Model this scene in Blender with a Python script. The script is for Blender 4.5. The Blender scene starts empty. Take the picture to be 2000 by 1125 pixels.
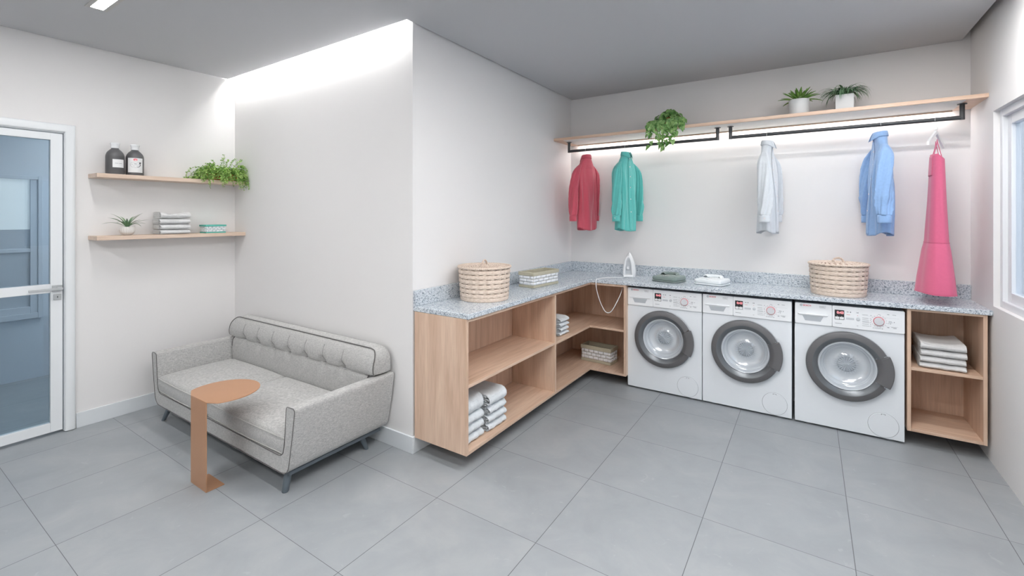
import bpy, bmesh, math, random
from mathutils import Vector, Matrix
R = math.radians; PI = math.pi; sin = math.sin; cos = math.cos
sc = bpy.context.scene
COL = sc.collection

# ------------------------------------------------------------ camera, world, exposure
F_PX = 886.0
cam_d = bpy.data.cameras.new('camera'); cam = bpy.data.objects.new('camera', cam_d); COL.objects.link(cam)
cam.location = (0, 0, 1.482)
cam.rotation_euler = (R(90), 0, math.atan2(580, F_PX))
cam_d.sensor_width = 36; cam_d.sensor_fit = 'HORIZONTAL'
cam_d.lens = F_PX / 2000 * 36
cam_d.shift_y = -(562.5 - 422) / 2000
cam_d.clip_start = 0.02
sc.camera = cam
sc.view_settings.view_transform = 'Standard'; sc.view_settings.look = 'None'
sc.view_settings.exposure = 1.60; sc.view_settings.gamma = 1.0
sc.view_settings.use_curve_mapping = False
sc.cycles.use_denoising = True
sc.cycles.max_bounces = 9; sc.cycles.diffuse_bounces = 6; sc.cycles.glossy_bounces = 3
sc.cycles.transmission_bounces = 6; sc.cycles.transparent_max_bounces = 12
sc.cycles.caustics_reflective = False; sc.cycles.caustics_refractive = False
sc.cycles.sample_clamp_indirect = 4.0
LAMP = 46.0        # ceiling lamp diffusers
LED = 39.0         # cove strip over the sofa
LEDB = 9.0        # strip under the hanging shelf
SKY = .84
world = bpy.data.worlds.new('daylight'); sc.world = world; world.use_nodes = True
wb = world.node_tree.nodes['Background']; wb.inputs[0].default_value = (.36, .42, .49, 1); wb.inputs[1].default_value = SKY

# ------------------------------------------------------------ plan dimensions (metres)
XL, XC, XR = -4.287, -2.073, .919       # sofa-alcove wall, laundry-niche wall, window wall
YS, YB, YF = 2.033, 4.288, -1.6         # wall behind sofa, wall behind washers, wall behind the camera
ZC, ZT = 2.685, 2.80

# ------------------------------------------------------------ helpers
def lin(c): return c / 12.92 if c <= .04045 else ((c + .055) / 1.055) ** 2.4
def S(r, g, b): return (lin(r / 255), lin(g / 255), lin(b / 255), 1)

def nodes(name):
    m = bpy.data.materials.new(name); m.use_nodes = True
    nt = m.node_tree; return m, nt, nt.nodes, nt.links, nt.nodes['Principled BSDF']

def mat(name, col, rough=.5, metal=0, noise=0, nscale=20, bump=0, bscale=200, coat=0, spec=.5, emit=0, sheen=0, trans=0):
    m, nt, N, L, b = nodes(name)
    b.inputs['Base Color'].default_value = col; b.inputs['Roughness'].default_value = rough
    b.inputs['Metallic'].default_value = metal; b.inputs['Coat Weight'].default_value = coat
    b.inputs['Specular IOR Level'].default_value = spec
    if sheen: b.inputs['Sheen Weight'].default_value = sheen; b.inputs['Sheen Roughness'].default_value = .5
    if emit:
        b.inputs['Emission Color'].default_value = col; b.inputs['Emission Strength'].default_value = emit
    if trans: b.inputs['Transmission Weight'].default_value = trans
    tc = N.new('ShaderNodeTexCoord')
    if noise:
        n = N.new('ShaderNodeTexNoise'); n.inputs['Scale'].default_value = nscale; n.inputs['Detail'].default_value = 4
        L.new(tc.outputs['Object'], n.inputs['Vector'])
        mx = N.new('ShaderNodeMix'); mx.data_type = 'RGBA'
        mx.inputs['A'].default_value = tuple(c * (1 - noise) for c in col[:3]) + (1,)
        mx.inputs['B'].default_value = tuple(min(1, c * (1 + noise)) for c in col[:3]) + (1,)
        L.new(n.outputs['Fac'], mx.inputs['Factor']); L.new(mx.outputs['Result'], b.inputs['Base Color'])
    if bump:
        n2 = N.new('ShaderNodeTexNoise'); n2.inputs['Scale'].default_value = bscale; n2.inputs['Detail'].default_value = 3
        L.new(tc.outputs['Object'], n2.inputs['Vector'])
        bp = N.new('ShaderNodeBump'); bp.inputs['Strength'].default_value = bump; bp.inputs['Distance'].default_value = .004
        L.new(n2.outputs['Fac'], bp.inputs['Height']); L.new(bp.outputs['Normal'], b.inputs['Normal'])
    return m

def ramp(N, stops):
    r = N.new('ShaderNodeValToRGB'); e = r.color_ramp.elements
    while len(e) < len(stops): e.new(.5)
    for k, (p, c) in enumerate(stops): e[k].position = p; e[k].color = c
    return r

def wood(name, axis, base, dark, light, scale=1.0, rough=.42):
    m, nt, N, L, b = nodes(name)
    tc = N.new('ShaderNodeTexCoord'); mp = N.new('ShaderNodeMapping'); L.new(tc.outputs['Object'], mp.inputs['Vector'])
    sc_ = [14 * scale] * 3; sc_[axis] = 1.1 * scale; mp.inputs['Scale'].default_value = sc_
    n1 = N.new('ShaderNodeTexNoise'); n1.inputs['Scale'].default_value = 1.0; n1.inputs['Detail'].default_value = 5; n1.inputs['Distortion'].default_value = 1.2
    L.new(mp.outputs['Vector'], n1.inputs['Vector'])
    r = ramp(N, [(.28, dark), (.5, base), (.74, light)]); L.new(n1.outputs['Fac'], r.inputs['Fac'])
    mp2 = N.new('ShaderNodeMapping'); L.new(tc.outputs['Object'], mp2.inputs['Vector'])
    s2 = [150 * scale] * 3; s2[axis] = 6 * scale; mp2.inputs['Scale'].default_value = s2
    n2 = N.new('ShaderNodeTexNoise'); n2.inputs['Scale'].default_value = 1.0; n2.inputs['Detail'].default_value = 3
    L.new(mp2.outputs['Vector'], n2.inputs['Vector'])
    r2 = ramp(N, [(.3, (.84, .82, .80, 1)), (.6, (1, 1, 1, 1))]); L.new(n2.outputs['Fac'], r2.inputs['Fac'])
    mx = N.new('ShaderNodeMix'); mx.data_type = 'RGBA'; mx.blend_type = 'MULTIPLY'; mx.inputs['Factor'].default_value = .8
    L.new(r.outputs['Color'], mx.inputs['A']); L.new(r2.outputs['Color'], mx.inputs['B'])
    L.new(mx.outputs['Result'], b.inputs['Base Color']); b.inputs['Roughness'].default_value = rough
    bp = N.new('ShaderNodeBump'); bp.inputs['Strength'].default_value = .15; bp.inputs['Distance'].default_value = .001
    L.new(n2.outputs['Fac'], bp.inputs['Height']); L.new(bp.outputs['Normal'], b.inputs['Normal'])
    return m

M = {}
M['wall'] = mat('wall_paint', S(225, 224, 224), .75, noise=.01, nscale=3, bump=.04, bscale=300)
M['ceiling'] = mat('ceiling_paint', S(186, 187, 190), .8)
M['white_trim'] = mat('white_lacquer', S(226, 230, 233), .38)
M['white_frame'] = mat('window_frame_white', S(224, 226, 230), .4)
WB, WD, WLt = S(213, 184, 162), S(198, 166, 142), S(223, 197, 175)
for ax, k in ((0, 'x'), (1, 'y'), (2, 'z')): M['wood_' + k] = wood('oak_veneer_' + k, ax, WB, WD, WLt)
PB, PD, PL = S(216, 194, 176), S(203, 180, 161), S(226, 206, 190)
M['pale_wood'] = wood('pale_oak', 1, PB, PD, PL, 1.2)
M['metal_dark'] = mat('gunmetal_paint', S(66, 68, 70), .38, metal=.3)
M['leg_metal'] = mat('slate_painted_wood', S(98, 108, 116), .4, metal=.2)
M['rust'] = mat('copper_powder_coat', S(184, 138, 104), .28, metal=.2, noise=.03)
M['washer_white'] = mat('washer_enamel', S(226, 231, 236), .3, coat=.2)
M['washer_panel'] = mat('washer_panel_plastic', S(232, 235, 238), .35)
M['ring'] = mat('door_ring_grey', S(98, 98, 100), .45)
M['ring_dark'] = mat('door_ring_inner_grey', S(112, 116, 120), .3, metal=.6)
M['chrome'] = mat('chrome', S(210, 214, 218), .15, metal=1)
M['steel'] = mat('brushed_steel', S(200, 203, 205), .3, metal=.9)
M['grey_steel'] = mat('satin_nickel', S(186, 190, 192), .35, metal=.4)
M['black'] = mat('black_plastic', S(36, 37, 40), .4)
M['ink'] = mat('grey_print', S(128, 132, 138), .6)
M['ink_dark'] = mat('dark_print', S(80, 84, 90), .6)
M['red'] = mat('red_print', S(214, 88, 102), .5)
M['display'] = mat('display_digits', S(250, 150, 156), .5, emit=.22)
M['white_plastic'] = mat('white_plastic', S(232, 234, 236), .25, coat=.3)
M['grey_plastic'] = mat('pale_grey_plastic', S(196, 201, 206), .3)
M['rubber'] = mat('grey_rubber', S(150, 154, 160), .7)
M['soil'] = mat('potting_soil', S(60, 46, 36), .95, noise=.3, nscale=200)
M['terracotta'] = mat('terracotta', S(190, 112, 62), .8, noise=.12, nscale=40)
M['pot_white'] = mat('white_ceramic_pot', S(214, 217, 219), .45)
M['pot_stone'] = mat('white_stone_pot', S(216, 213, 210), .6, noise=.05, nscale=60)
M['stem'] = mat('plant_stem', S(120, 128, 70), .6)
M['bottle'] = mat('charcoal_bottle', S(88, 88, 90), .42, noise=.02)
M['label'] = mat('paper_label', S(226, 227, 228), .6)
M['pink'] = mat('pink_print', S(236, 130, 140), .6)
M['lamp'] = mat('lamp_diffuser', (1, .985, .965, 1), .5, emit=LAMP)
M['led'] = mat('led_tape', (1, .985, .965, 1), .5, emit=LED)
M['ledb'] = mat('led_tape_shelf', (1, .985, .97, 1), .5, emit=LEDB)
M['alu'] = mat('lamp_frame', S(180, 178, 176), .5)
M['teal_rim'] = mat('teal_woven_band', S(98, 186, 172), .8, bump=.4, bscale=500)

def cloth(name, col, bump=.25, bscale=900, noise=.05, sheen=.3, rough=.9):
    return mat(name, col, rough, noise=noise, nscale=70, bump=bump, bscale=bscale, sheen=sheen, spec=.2)
M['red_cloth'] = cloth('red_cotton', S(200, 88, 104)); M['teal_cloth'] = cloth('teal_cotton', S(98, 188, 182))
M['grey_cloth'] = cloth('pale_grey_cotton', S(206, 212, 218)); M['blue_cloth'] = cloth('blue_chambray', S(138, 170, 212), noise=.12)
M['pink_cloth'] = cloth('rose_linen', S(208, 102, 134)); M['green_cloth'] = cloth('sage_cotton', S(128, 142, 138))
M['white_cloth'] = cloth('white_cotton', S(228, 233, 236)); M['button_m'] = mat('shirt_button', S(225, 215, 215), .3)
M['towel'] = cloth('terry_towel', S(222, 228, 233), bump=1.0, bscale=330, noise=.08, sheen=.6)
M['towel_warm'] = cloth('terry_towel_neutral', S(222, 223, 224), bump=1.0, bscale=330, noise=.08, sheen=.6)

def leafmat(name, c1, c2, rough=.45):
    m, nt, N, L, b = nodes(name)
    tc = N.new('ShaderNodeTexCoord'); n = N.new('ShaderNodeTexNoise'); n.inputs['Scale'].default_value = 28
    L.new(tc.outputs['Object'], n.inputs['Vector'])
    r = ramp(N, [(.35, c1), (.65, c2)]); L.new(n.outputs['Fac'], r.inputs['Fac']); L.new(r.outputs['Color'], b.inputs['Base Color'])
    b.inputs['Roughness'].default_value = rough
    return m
M['leaf_pothos'] = leafmat('pothos_leaf', S(66, 118, 50), S(146, 182, 112))
M['leaf_agave'] = leafmat('agave_leaf', S(76, 122, 48), S(126, 162, 82))
M['leaf_spider'] = leafmat('grassy_leaf', S(58, 100, 66), S(124, 160, 122))
M['leaf_small'] = leafmat('small_leaf', S(92, 146, 50), S(178, 208, 120))
M['leaf_air'] = leafmat('strap_leaf', S(58, 100, 72), S(120, 156, 112))

def granite():
    m, nt, N, L, b = nodes('speckled_granite')
    tc = N.new('ShaderNodeTexCoord')
    v = N.new('ShaderNodeTexVoronoi'); v.inputs['Scale'].default_value = 210; L.new(tc.outputs['Object'], v.inputs['Vector'])
    n = N.new('ShaderNodeTexNoise'); n.inputs['Scale'].default_value = 75; n.inputs['Detail'].default_value = 5; L.new(tc.outputs['Object'], n.inputs['Vector'])
    sep = N.new('ShaderNodeSeparateColor'); L.new(v.outputs['Color'], sep.inputs['Color'])
    ad = N.new('ShaderNodeMath'); ad.operation = 'MULTIPLY_ADD'; ad.inputs[1].default_value = .55; L.new(sep.outputs['Red'], ad.inputs[0])
    ml = N.new('ShaderNodeMath'); ml.operation = 'MULTIPLY'; ml.inputs[1].default_value = .85; L.new(n.outputs['Fac'], ml.inputs[0]); L.new(ml.outputs[0], ad.inputs[2])
    r = ramp(N, [(.36, S(104, 114, 126)), (.5, S(152, 162, 173)), (.64, S(186, 195, 204)), (.86, S(210, 216, 221))])
    L.new(ad.outputs[0], r.inputs['Fac']); L.new(r.outputs['Color'], b.inputs['Base Color']); b.inputs['Roughness'].default_value = .22
    return m
M['granite'] = granite()

def floor_mat():
    m, nt, N, L, b = nodes('porcelain_floor_tiles')
    tc = N.new('ShaderNodeTexCoord'); sx = N.new('ShaderNodeSeparateXYZ'); L.new(tc.outputs['Object'], sx.inputs[0])
    def line(out, off, per, w):
        a = N.new('ShaderNodeMath'); a.operation = 'SUBTRACT'; a.inputs[1].default_value = off; L.new(out, a.inputs[0])
        c = N.new('ShaderNodeMath'); c.operation = 'DIVIDE'; c.inputs[1].default_value = per; L.new(a.outputs[0], c.inputs[0])
        f = N.new('ShaderNodeMath'); f.operation = 'FRACT'; L.new(c.outputs[0], f.inputs[0])
        s = N.new('ShaderNodeMath'); s.operation = 'SUBTRACT'; s.inputs[1].default_value = .5; L.new(f.outputs[0], s.inputs[0])
        ab = N.new('ShaderNodeMath'); ab.operation = 'ABSOLUTE'; L.new(s.outputs[0], ab.inputs[0])
        g = N.new('ShaderNodeMath'); g.operation = 'GREATER_THAN'; g.inputs[1].default_value = .5 - w / per / 2; L.new(ab.outputs[0], g.inputs[0])
        fl = N.new('ShaderNodeMath'); fl.operation = 'FLOOR'; L.new(c.outputs[0], fl.inputs[0])
        return g, fl
    gx, fx = line(sx.outputs['X'], -.4366, .6005, .0032); gy, fy = line(sx.outputs['Y'], 1.7796, .598, .0024)
    mxm = N.new('ShaderNodeMath'); mxm.operation = 'MAXIMUM'; L.new(gx.outputs[0], mxm.inputs[0]); L.new(gy.outputs[0], mxm.inputs[1])
    # marbled stone, offset per tile
    cmb = N.new('ShaderNodeCombineXYZ'); L.new(fx.outputs[0], cmb.inputs[0]); L.new(fy.outputs[0], cmb.inputs[1])
    wn = N.new('ShaderNodeTexWhiteNoise'); L.new(cmb.outputs[0], wn.inputs['Vector'])
    vm = N.new('ShaderNodeVectorMath'); vm.operation = 'MULTIPLY_ADD'; vm.inputs[1].default_value = (7, 7, 7)
    L.new(wn.outputs['Color'], vm.inputs[0]); L.new(tc.outputs['Object'], vm.inputs[2])
    n = N.new('ShaderNodeTexNoise'); n.inputs['Scale'].default_value = 3.2; n.inputs['Detail'].default_value = 9; n.inputs['Roughness'].default_value = .62; n.inputs['Distortion'].default_value = .6
    L.new(vm.outputs[0], n.inputs['Vector'])
    r = ramp(N, [(.3, S(145, 150, 154)), (.5, S(151, 156, 160)), (.68, S(158, 162, 165))]); L.new(n.outputs['Fac'], r.inputs['Fac'])
    n3 = N.new('ShaderNodeTexNoise'); n3.inputs['Scale'].default_value = 11; n3.inputs['Detail'].default_value = 6; n3.inputs['Distortion'].default_value = 2.0
    L.new(vm.outputs[0], n3.inputs['Vector'])
    r3 = ramp(N, [(.66, (0, 0, 0, 1)), (.74, (.35, .35, .35, 1))]); L.new(n3.outputs['Fac'], r3.inputs['Fac'])
    mv = N.new('ShaderNodeMix'); mv.data_type = 'RGBA'; L.new(r3.outputs['Color'], mv.inputs['Factor']); L.new(r.outputs['Color'], mv.inputs['A']); mv.inputs['B'].default_value = S(172, 176, 179)
    mg = N.new('ShaderNodeMix'); mg.data_type = 'RGBA'; L.new(mxm.outputs[0], mg.inputs['Factor']); L.new(mv.outputs['Result'], mg.inputs['A']); mg.inputs['B'].default_value = S(92, 95, 98)
    L.new(mg.outputs['Result'], b.inputs['Base Color'])
    b.inputs['Roughness'].default_value = .42; b.inputs['Specular IOR Level'].default_value = .45
    bp = N.new('ShaderNodeBump'); bp.inputs['Strength'].default_value = .06; bp.inputs['Distance'].default_value = .002
    L.new(n3.outputs['Fac'], bp.inputs['Height']); L.new(bp.outputs['Normal'], b.inputs['Normal'])
    return m
M['floor'] = floor_mat()

def sofa_fabric():
    m, nt, N, L, b = nodes('grey_woven_upholstery')
    tc = N.new('ShaderNodeTexCoord')
    outs = []
    for s in ((900, 900, 130), (130, 130, 1000), (900, 130, 900)):
        mp = N.new('ShaderNodeMapping'); mp.inputs['Scale'].default_value = s; L.new(tc.outputs['Object'], mp.inputs['Vector'])
        n = N.new('ShaderNodeTexNoise'); n.inputs['Scale'].default_value = .45; n.inputs['Detail'].default_value = 4; L.new(mp.outputs['Vector'], n.inputs['Vector']); outs.append(n)
    a = N.new('ShaderNodeMath'); a.operation = 'ADD'; L.new(outs[0].outputs['Fac'], a.inputs[0]); L.new(outs[1].outputs['Fac'], a.inputs[1])
    a2 = N.new('ShaderNodeMath'); a2.operation = 'ADD'; L.new(a.outputs[0], a2.inputs[0]); L.new(outs[2].outputs['Fac'], a2.inputs[1])
    d = N.new('ShaderNodeMath'); d.operation = 'DIVIDE'; d.inputs[1].default_value = 3; L.new(a2.outputs[0], d.inputs[0])
    r = ramp(N, [(.38, S(146, 146, 146)), (.5, S(172, 172, 171)), (.62, S(196, 196, 194))]); L.new(d.outputs[0], r.inputs['Fac'])
    L.new(r.outputs['Color'], b.inputs['Base Color']); b.inputs['Roughness'].default_value = .95; b.inputs['Specular IOR Level'].default_value = .15
    b.inputs['Sheen Weight'].default_value = .25
    bp = N.new('ShaderNodeBump'); bp.inputs['Strength'].default_value = .35; bp.inputs['Distance'].default_value = .002
    L.new(d.outputs[0], bp.inputs['Height']); L.new(bp.outputs['Normal'], b.inputs['Normal'])
    return m
M['sofa'] = sofa_fabric()
M['piping'] = cloth('dark_grey_piping', S(92, 90, 90)); M['piping_light'] = cloth('grey_piping', S(176, 176, 174))

def wicker(name, c1, c2, sc1=60):
    m, nt, N, L, b = nodes(name)
    tc = N.new('ShaderNodeTexCoord'); mp = N.new('ShaderNodeMapping'); mp.inputs['Scale'].default_value = (1, 1, 6); L.new(tc.outputs['Object'], mp.inputs['Vector'])
    n = N.new('ShaderNodeTexNoise'); n.inputs['Scale'].default_value = sc1; n.inputs['Detail'].default_value = 4; L.new(mp.outputs['Vector'], n.inputs['Vector'])
    r = ramp(N, [(.32, c1), (.62, c2)]); L.new(n.outputs['Fac'], r.inputs['Fac']); L.new(r.outputs['Color'], b.inputs['Base Color']); b.inputs['Roughness'].default_value = .7
    bp = N.new('ShaderNodeBump'); bp.inputs['Strength'].default_value = .3; bp.inputs['Distance'].default_value = .001
    L.new(n.outputs['Fac'], bp.inputs['Height']); L.new(bp.outputs['Normal'], b.inputs['Normal'])
    return m
M['wicker'] = wicker('rattan_splint', S(196, 175, 158), S(222, 207, 194)); M['wicker_gap'] = mat('rattan_dark_gap', S(120, 84, 62), .8)
M['seagrass'] = wicker('seagrass_band', S(166, 161, 140), S(192, 187, 168), 220); M['paper_white'] = mat('white_paper_strip', S(228, 231, 235), .7, noise=.03, nscale=60)
M['paper_gap'] = mat('woven_gap', S(150, 152, 156), .8)

def glassmat(name, tint, gloss=.08, rough=.0, milk=0):
    m = bpy.data.materials.new(name); m.use_nodes = True; nt = m.node_tree; N = nt.nodes; L = nt.links; N.clear()
    o = N.new('ShaderNodeOutputMaterial'); t = N.new('ShaderNodeBsdfTransparent'); t.inputs[0].default_value = tint
    g = N.new('ShaderNodeBsdfGlossy'); g.inputs['Roughness'].default_value = rough
    lw = N.new('ShaderNodeLayerWeight'); lw.inputs['Blend'].default_value = .5
    pw = N.new('ShaderNodeMath'); pw.operation = 'POWER'; pw.inputs[1].default_value = 4.0; L.new(lw.outputs['Facing'], pw.inputs[0])
    f = N.new('ShaderNodeMath'); f.operation = 'MULTIPLY_ADD'; f.inputs[1].default_value = .6; f.inputs[2].default_value = gloss * .5; L.new(pw.outputs[0], f.inputs[0])
    mx = N.new('ShaderNodeMixShader'); L.new(f.outputs[0], mx.inputs[0]); L.new(t.outputs[0], mx.inputs[1]); L.new(g.outputs[0], mx.inputs[2])
    last = mx
    if milk:
        d = N.new('ShaderNodeBsdfDiffuse'); d.inputs[0].default_value = S(215, 220, 226)
        m2 = N.new('ShaderNodeMixShader'); m2.inputs[0].default_value = milk; L.new(mx.outputs[0], m2.inputs[1]); L.new(d.outputs[0], m2.inputs[2]); last = m2
    L.new(last.outputs[0], o.inputs[0])
    return m
M['door_glass'] = glassmat('blue_tinted_glass', (.77, .845, .89, 1))
M['window_glass'] = glassmat('window_glass', (.94, .97, 1, 1))
M['bowl'] = mat('moulded_glass_bowl', S(206, 212, 218), .12, metal=.25, coat=1.0, spec=.8)
M['star'] = mat('cut_glass_star', S(186, 193, 200), .28, metal=.25)

class G:
    def __init__(s): s.v = []; s.f = []; s.m = []
    def add(s, v, f, mi=0):
        o = len(s.v); s.v += [tuple(p) for p in v]; s.f += [[i + o for i in q] for q in f]; s.m += [mi] * len(f)
    def box(s, x0, x1, y0, y1, z0, z1, mi=0):
        s.add([(x, y, z) for z in (z0, z1) for y in (y0, y1) for x in (x0, x1)],
              [(0, 2, 3, 1), (4, 5, 7, 6), (0, 1, 5, 4), (1, 3, 7, 5), (3, 2, 6, 7), (2, 0, 4, 6)], mi)
    def grid(s, fn, nu, nv, cu=False, cv=False, mi=0):
        v = [fn(i / (nu if cu else nu - 1), j / (nv if cv else nv - 1)) for j in range(nv) for i in range(nu)]
        f = []
        for j in range(nv if cv else nv - 1):
            for i in range(nu if cu else nu - 1):
                a = j * nu + i; b_ = j * nu + (i + 1) % nu; c = ((j + 1) % nv) * nu + (i + 1) % nu; d = ((j + 1) % nv) * nu + i
                f.append((a, b_, c, d))
        s.add(v, f, mi)
    def lathe(s, prof, n=32, c=(0, 0, 0), axis='z', mi=0, cap=True):
        v = []
        for r_, h in prof:
            for i in range(n):
                a = 2 * PI * i / n; p = (r_ * cos(a), r_ * sin(a), h)
                if axis == 'y': p = (r_ * cos(a), h, r_ * sin(a))
                if axis == 'x': p = (h, r_ * cos(a), r_ * sin(a))
                v.append((p[0] + c[0], p[1] + c[1], p[2] + c[2]))
        f = [(j * n + i, j * n + (i + 1) % n, (j + 1) * n + (i + 1) % n, (j + 1) * n + i) for j in range(len(prof) - 1) for i in range(n)]
        if cap: f += [tuple(range(n)), tuple(range((len(prof) - 1) * n, len(prof) * n))]
        s.add(v, f, mi)
    def tube(s, pts, r, n=10, closed=False, mi=0, flat=1.0):
        P = [Vector(p) for p in pts]; k = len(P); v = []; up = None
        for i in range(k):
            a = P[i - 1] if (i or closed) else P[i]; b_ = P[(i + 1) % k] if (i < k - 1 or closed) else P[i]
            t = (b_ - a).normalized()
            if up is None:
                up = Vector((0, 0, 1)) if abs(t.z) < .9 else Vector((1, 0, 0))
            x = t.cross(up)
            if x.length < 1e-5: x = t.orthogonal()
            x.normalize(); y = x.cross(t).normalized(); up = y
            rr = r[i] if isinstance(r, (list, tuple)) else r
            for q in range(n):
                an = 2 * PI * q / n; v.append(P[i] + x * cos(an) * rr + y * sin(an) * rr * flat)
        f = [(j * n + q, j * n + (q + 1) % n, ((j + 1) % k) * n + (q + 1) % n, ((j + 1) % k) * n + q) for j in range(k if closed else k - 1) for q in range(n)]
        if not closed: f += [tuple(range(n)), tuple(range((k - 1) * n, k * n))]
        s.add(v, f, mi)
    def prism(s, poly, h0, h1, axis='z', mi=0):
        n = len(poly)
        def P(a, b_, h): return {'z': (a, b_, h), 'y': (a, h, b_), 'x': (h, a, b_)}[axis]
        v = [P(a, b_, h0) for a, b_ in poly] + [P(a, b_, h1) for a, b_ in poly]
        s.add(v, [tuple(range(n)), tuple(range(n, 2 * n))] + [(i, (i + 1) % n, n + (i + 1) % n, n + i) for i in range(n)], mi)
    def obj(s, name, m, parent=None, smooth=None, bevel=0, seg=2, subd=0, loc=None, weld=False):
        me = bpy.data.meshes.new(name); me.from_pydata(s.v, [], s.f)
        ms = m if isinstance(m, (list, tuple)) else [m]
        for q in ms: me.materials.append(q)
        me.polygons.foreach_set('material_index', s.m)
        bm = bmesh.new(); bm.from_mesh(me)
        if weld: bmesh.ops.remove_doubles(bm, verts=bm.verts, dist=1e-5)
        bmesh.ops.recalc_face_normals(bm, faces=bm.faces); bm.to_mesh(me); bm.free()
        if smooth is not None:
            me.shade_smooth(); me.set_sharp_from_angle(angle=R(smooth))
        o = bpy.data.objects.new(name, me); COL.objects.link(o)
        if loc is not None: o.location = loc
        if parent: o.parent = parent
        if bevel:
            b_ = o.modifiers.new('bevel', 'BEVEL'); b_.width = bevel; b_.segments = seg; b_.limit_method = 'ANGLE'; b_.angle_limit = R(40)
            if smooth is None: me.shade_smooth(); me.set_sharp_from_angle(angle=R(50)); b_.harden_normals = False
        if subd:
            d = o.modifiers.new('sub', 'SUBSURF'); d.levels = d.render_levels = subd
        return o

def tag(o, label, cat, group=None):
    o['label'] = label; o['category'] = cat
    if group: o['group'] = group
    return o
def empty(name, loc, label, cat, rz=0, group=None):
    o = bpy.data.objects.new(name, None); COL.objects.link(o); o.location = loc; o.rotation_euler = (0, 0, rz)
    o.empty_display_size = .05
    return tag(o, label, cat, group)
def struct(o): o['kind'] = 'structure'; return o
def copy_tree(o, parent=None):
    c = o.copy(); COL.objects.link(c); c.parent = parent
    for ch in list(o.children): copy_tree(ch, c)
    return c
def rrect(x0, x1, z0, z1, r, n=6):
    out = []
    for cx, cz, a0 in ((x1 - r, z0 + r, -90), (x1 - r, z1 - r, 0), (x0 + r, z1 - r, 90), (x0 + r, z0 + r, 180)):
        for k in range(n + 1):
            a = R(a0 + 90 * k / n); out.append((cx + r * cos(a), cz + r * sin(a)))
    return out
def lerp(a, b, t): return a + (b - a) * t
def interp(tab, x):
    if x <= tab[0][0]: return tab[0][1]
    for (a, va), (b_, vb) in zip(tab, tab[1:]):
        if x <= b_: return lerp(va, vb, (x - a) / (b_ - a))
    return tab[-1][1]
def text(name, s, size, m, parent, loc, rot, extrude=.0004, align='LEFT', bold=0):
    c = bpy.data.curves.new(name, 'FONT'); c.body = s; c.size = size; c.extrude = extrude; c.align_x = align; c.offset = bold
    c.materials.append(m); t_ = bpy.data.objects.new('t', c); COL.objects.link(t_); bpy.context.view_layer.update()
    me = bpy.data.meshes.new_from_object(t_.evaluated_get(bpy.context.evaluated_depsgraph_get())); bpy.data.objects.remove(t_)
    me.name = name; o = bpy.data.objects.new(name, me); COL.objects.link(o); o.location = loc; o.rotation_euler = rot; o.parent = parent
    return o

# ============================================================ THE ROOM
DY0, DY1, DZ = .0, .930, 2.060          # doorway in the left wall
XO = XL - .14
g = G(); g.box(XO - 2.2, 2.2, YF - .2, YB + .2, -.1, 0); struct(g.obj('floor', M['floor']))
g = G()
g.box(XO, XL, YF, DY0, 0, ZT); g.box(XO, XL, DY1, YS + .14, 0, ZT); g.box(XO, XL, DY0, DY1, DZ, ZT)
struct(g.obj('wall_left', M['wall']))
g = G(); g.box(XL, XC, YS, YS + .14, 0, ZT); struct(g.obj('wall_middle', M['wall']))
g = G(); g.box(XC - .14, XC, YS + .14, YB + .14, 0, ZT); struct(g.obj('wall_side', M['wall']))
g = G(); g.box(XC, XR + .16, YB, YB + .14, 0, ZT); struct(g.obj('wall_back', M['wall']))
WY0, WY1, WZ0, WZ1 = 1.55, 3.832, .945, 2.107
g = G()
g.box(XR, XR + .16, YF, WY0, 0, ZT); g.box(XR, XR + .16, WY1, YB, 0, ZT); g.box(XR, XR + .16, WY0, WY1, 0, WZ0); g.box(XR, XR + .16, WY0, WY1, WZ1, ZT)
struct(g.obj('wall_right', M['wall']))
g = G(); g.box(XO, XR + .16, YF - .14, YF, 0, ZT); struct(g.obj('wall_front', M['wall']))
# suspended ceiling board with a shadow gap along the walls and a wider light cove beside the sofa wall
CV = .065
g = G(); g.box(XL + .014, XC + .016, YF, YS - CV, ZC, ZC + .012); g.box(XC + .016, XR - .045, YF, YB - .006, ZC, ZC + .012)
struct(g.obj('ceiling', M['ceiling']))
g = G(); g.box(XO, XR + .16, YF - .14, YB + .14, ZT, ZT + .1); struct(g.obj('ceiling_slab', M['ceiling']))
# baseboards
bb = mat('baseboard_paint', S(214, 219, 223), .4)
g = G(); g.box(XL, XL + .012, .984, YS, 0, .105); struct(g.obj('baseboard_left', bb, bevel=.002))
g = G(); g.box(XL + .012, XC + .012, YS - .012, YS, 0, .105); g.box(XC, XC + .012, YS, YB, 0, .105); struct(g.obj('baseboard_middle', bb, bevel=.002))
g = G(); g.box(XC + .012, XR, YB - .012, YB, 0, .105); struct(g.obj('baseboard_back', bb, bevel=.002))

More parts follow.
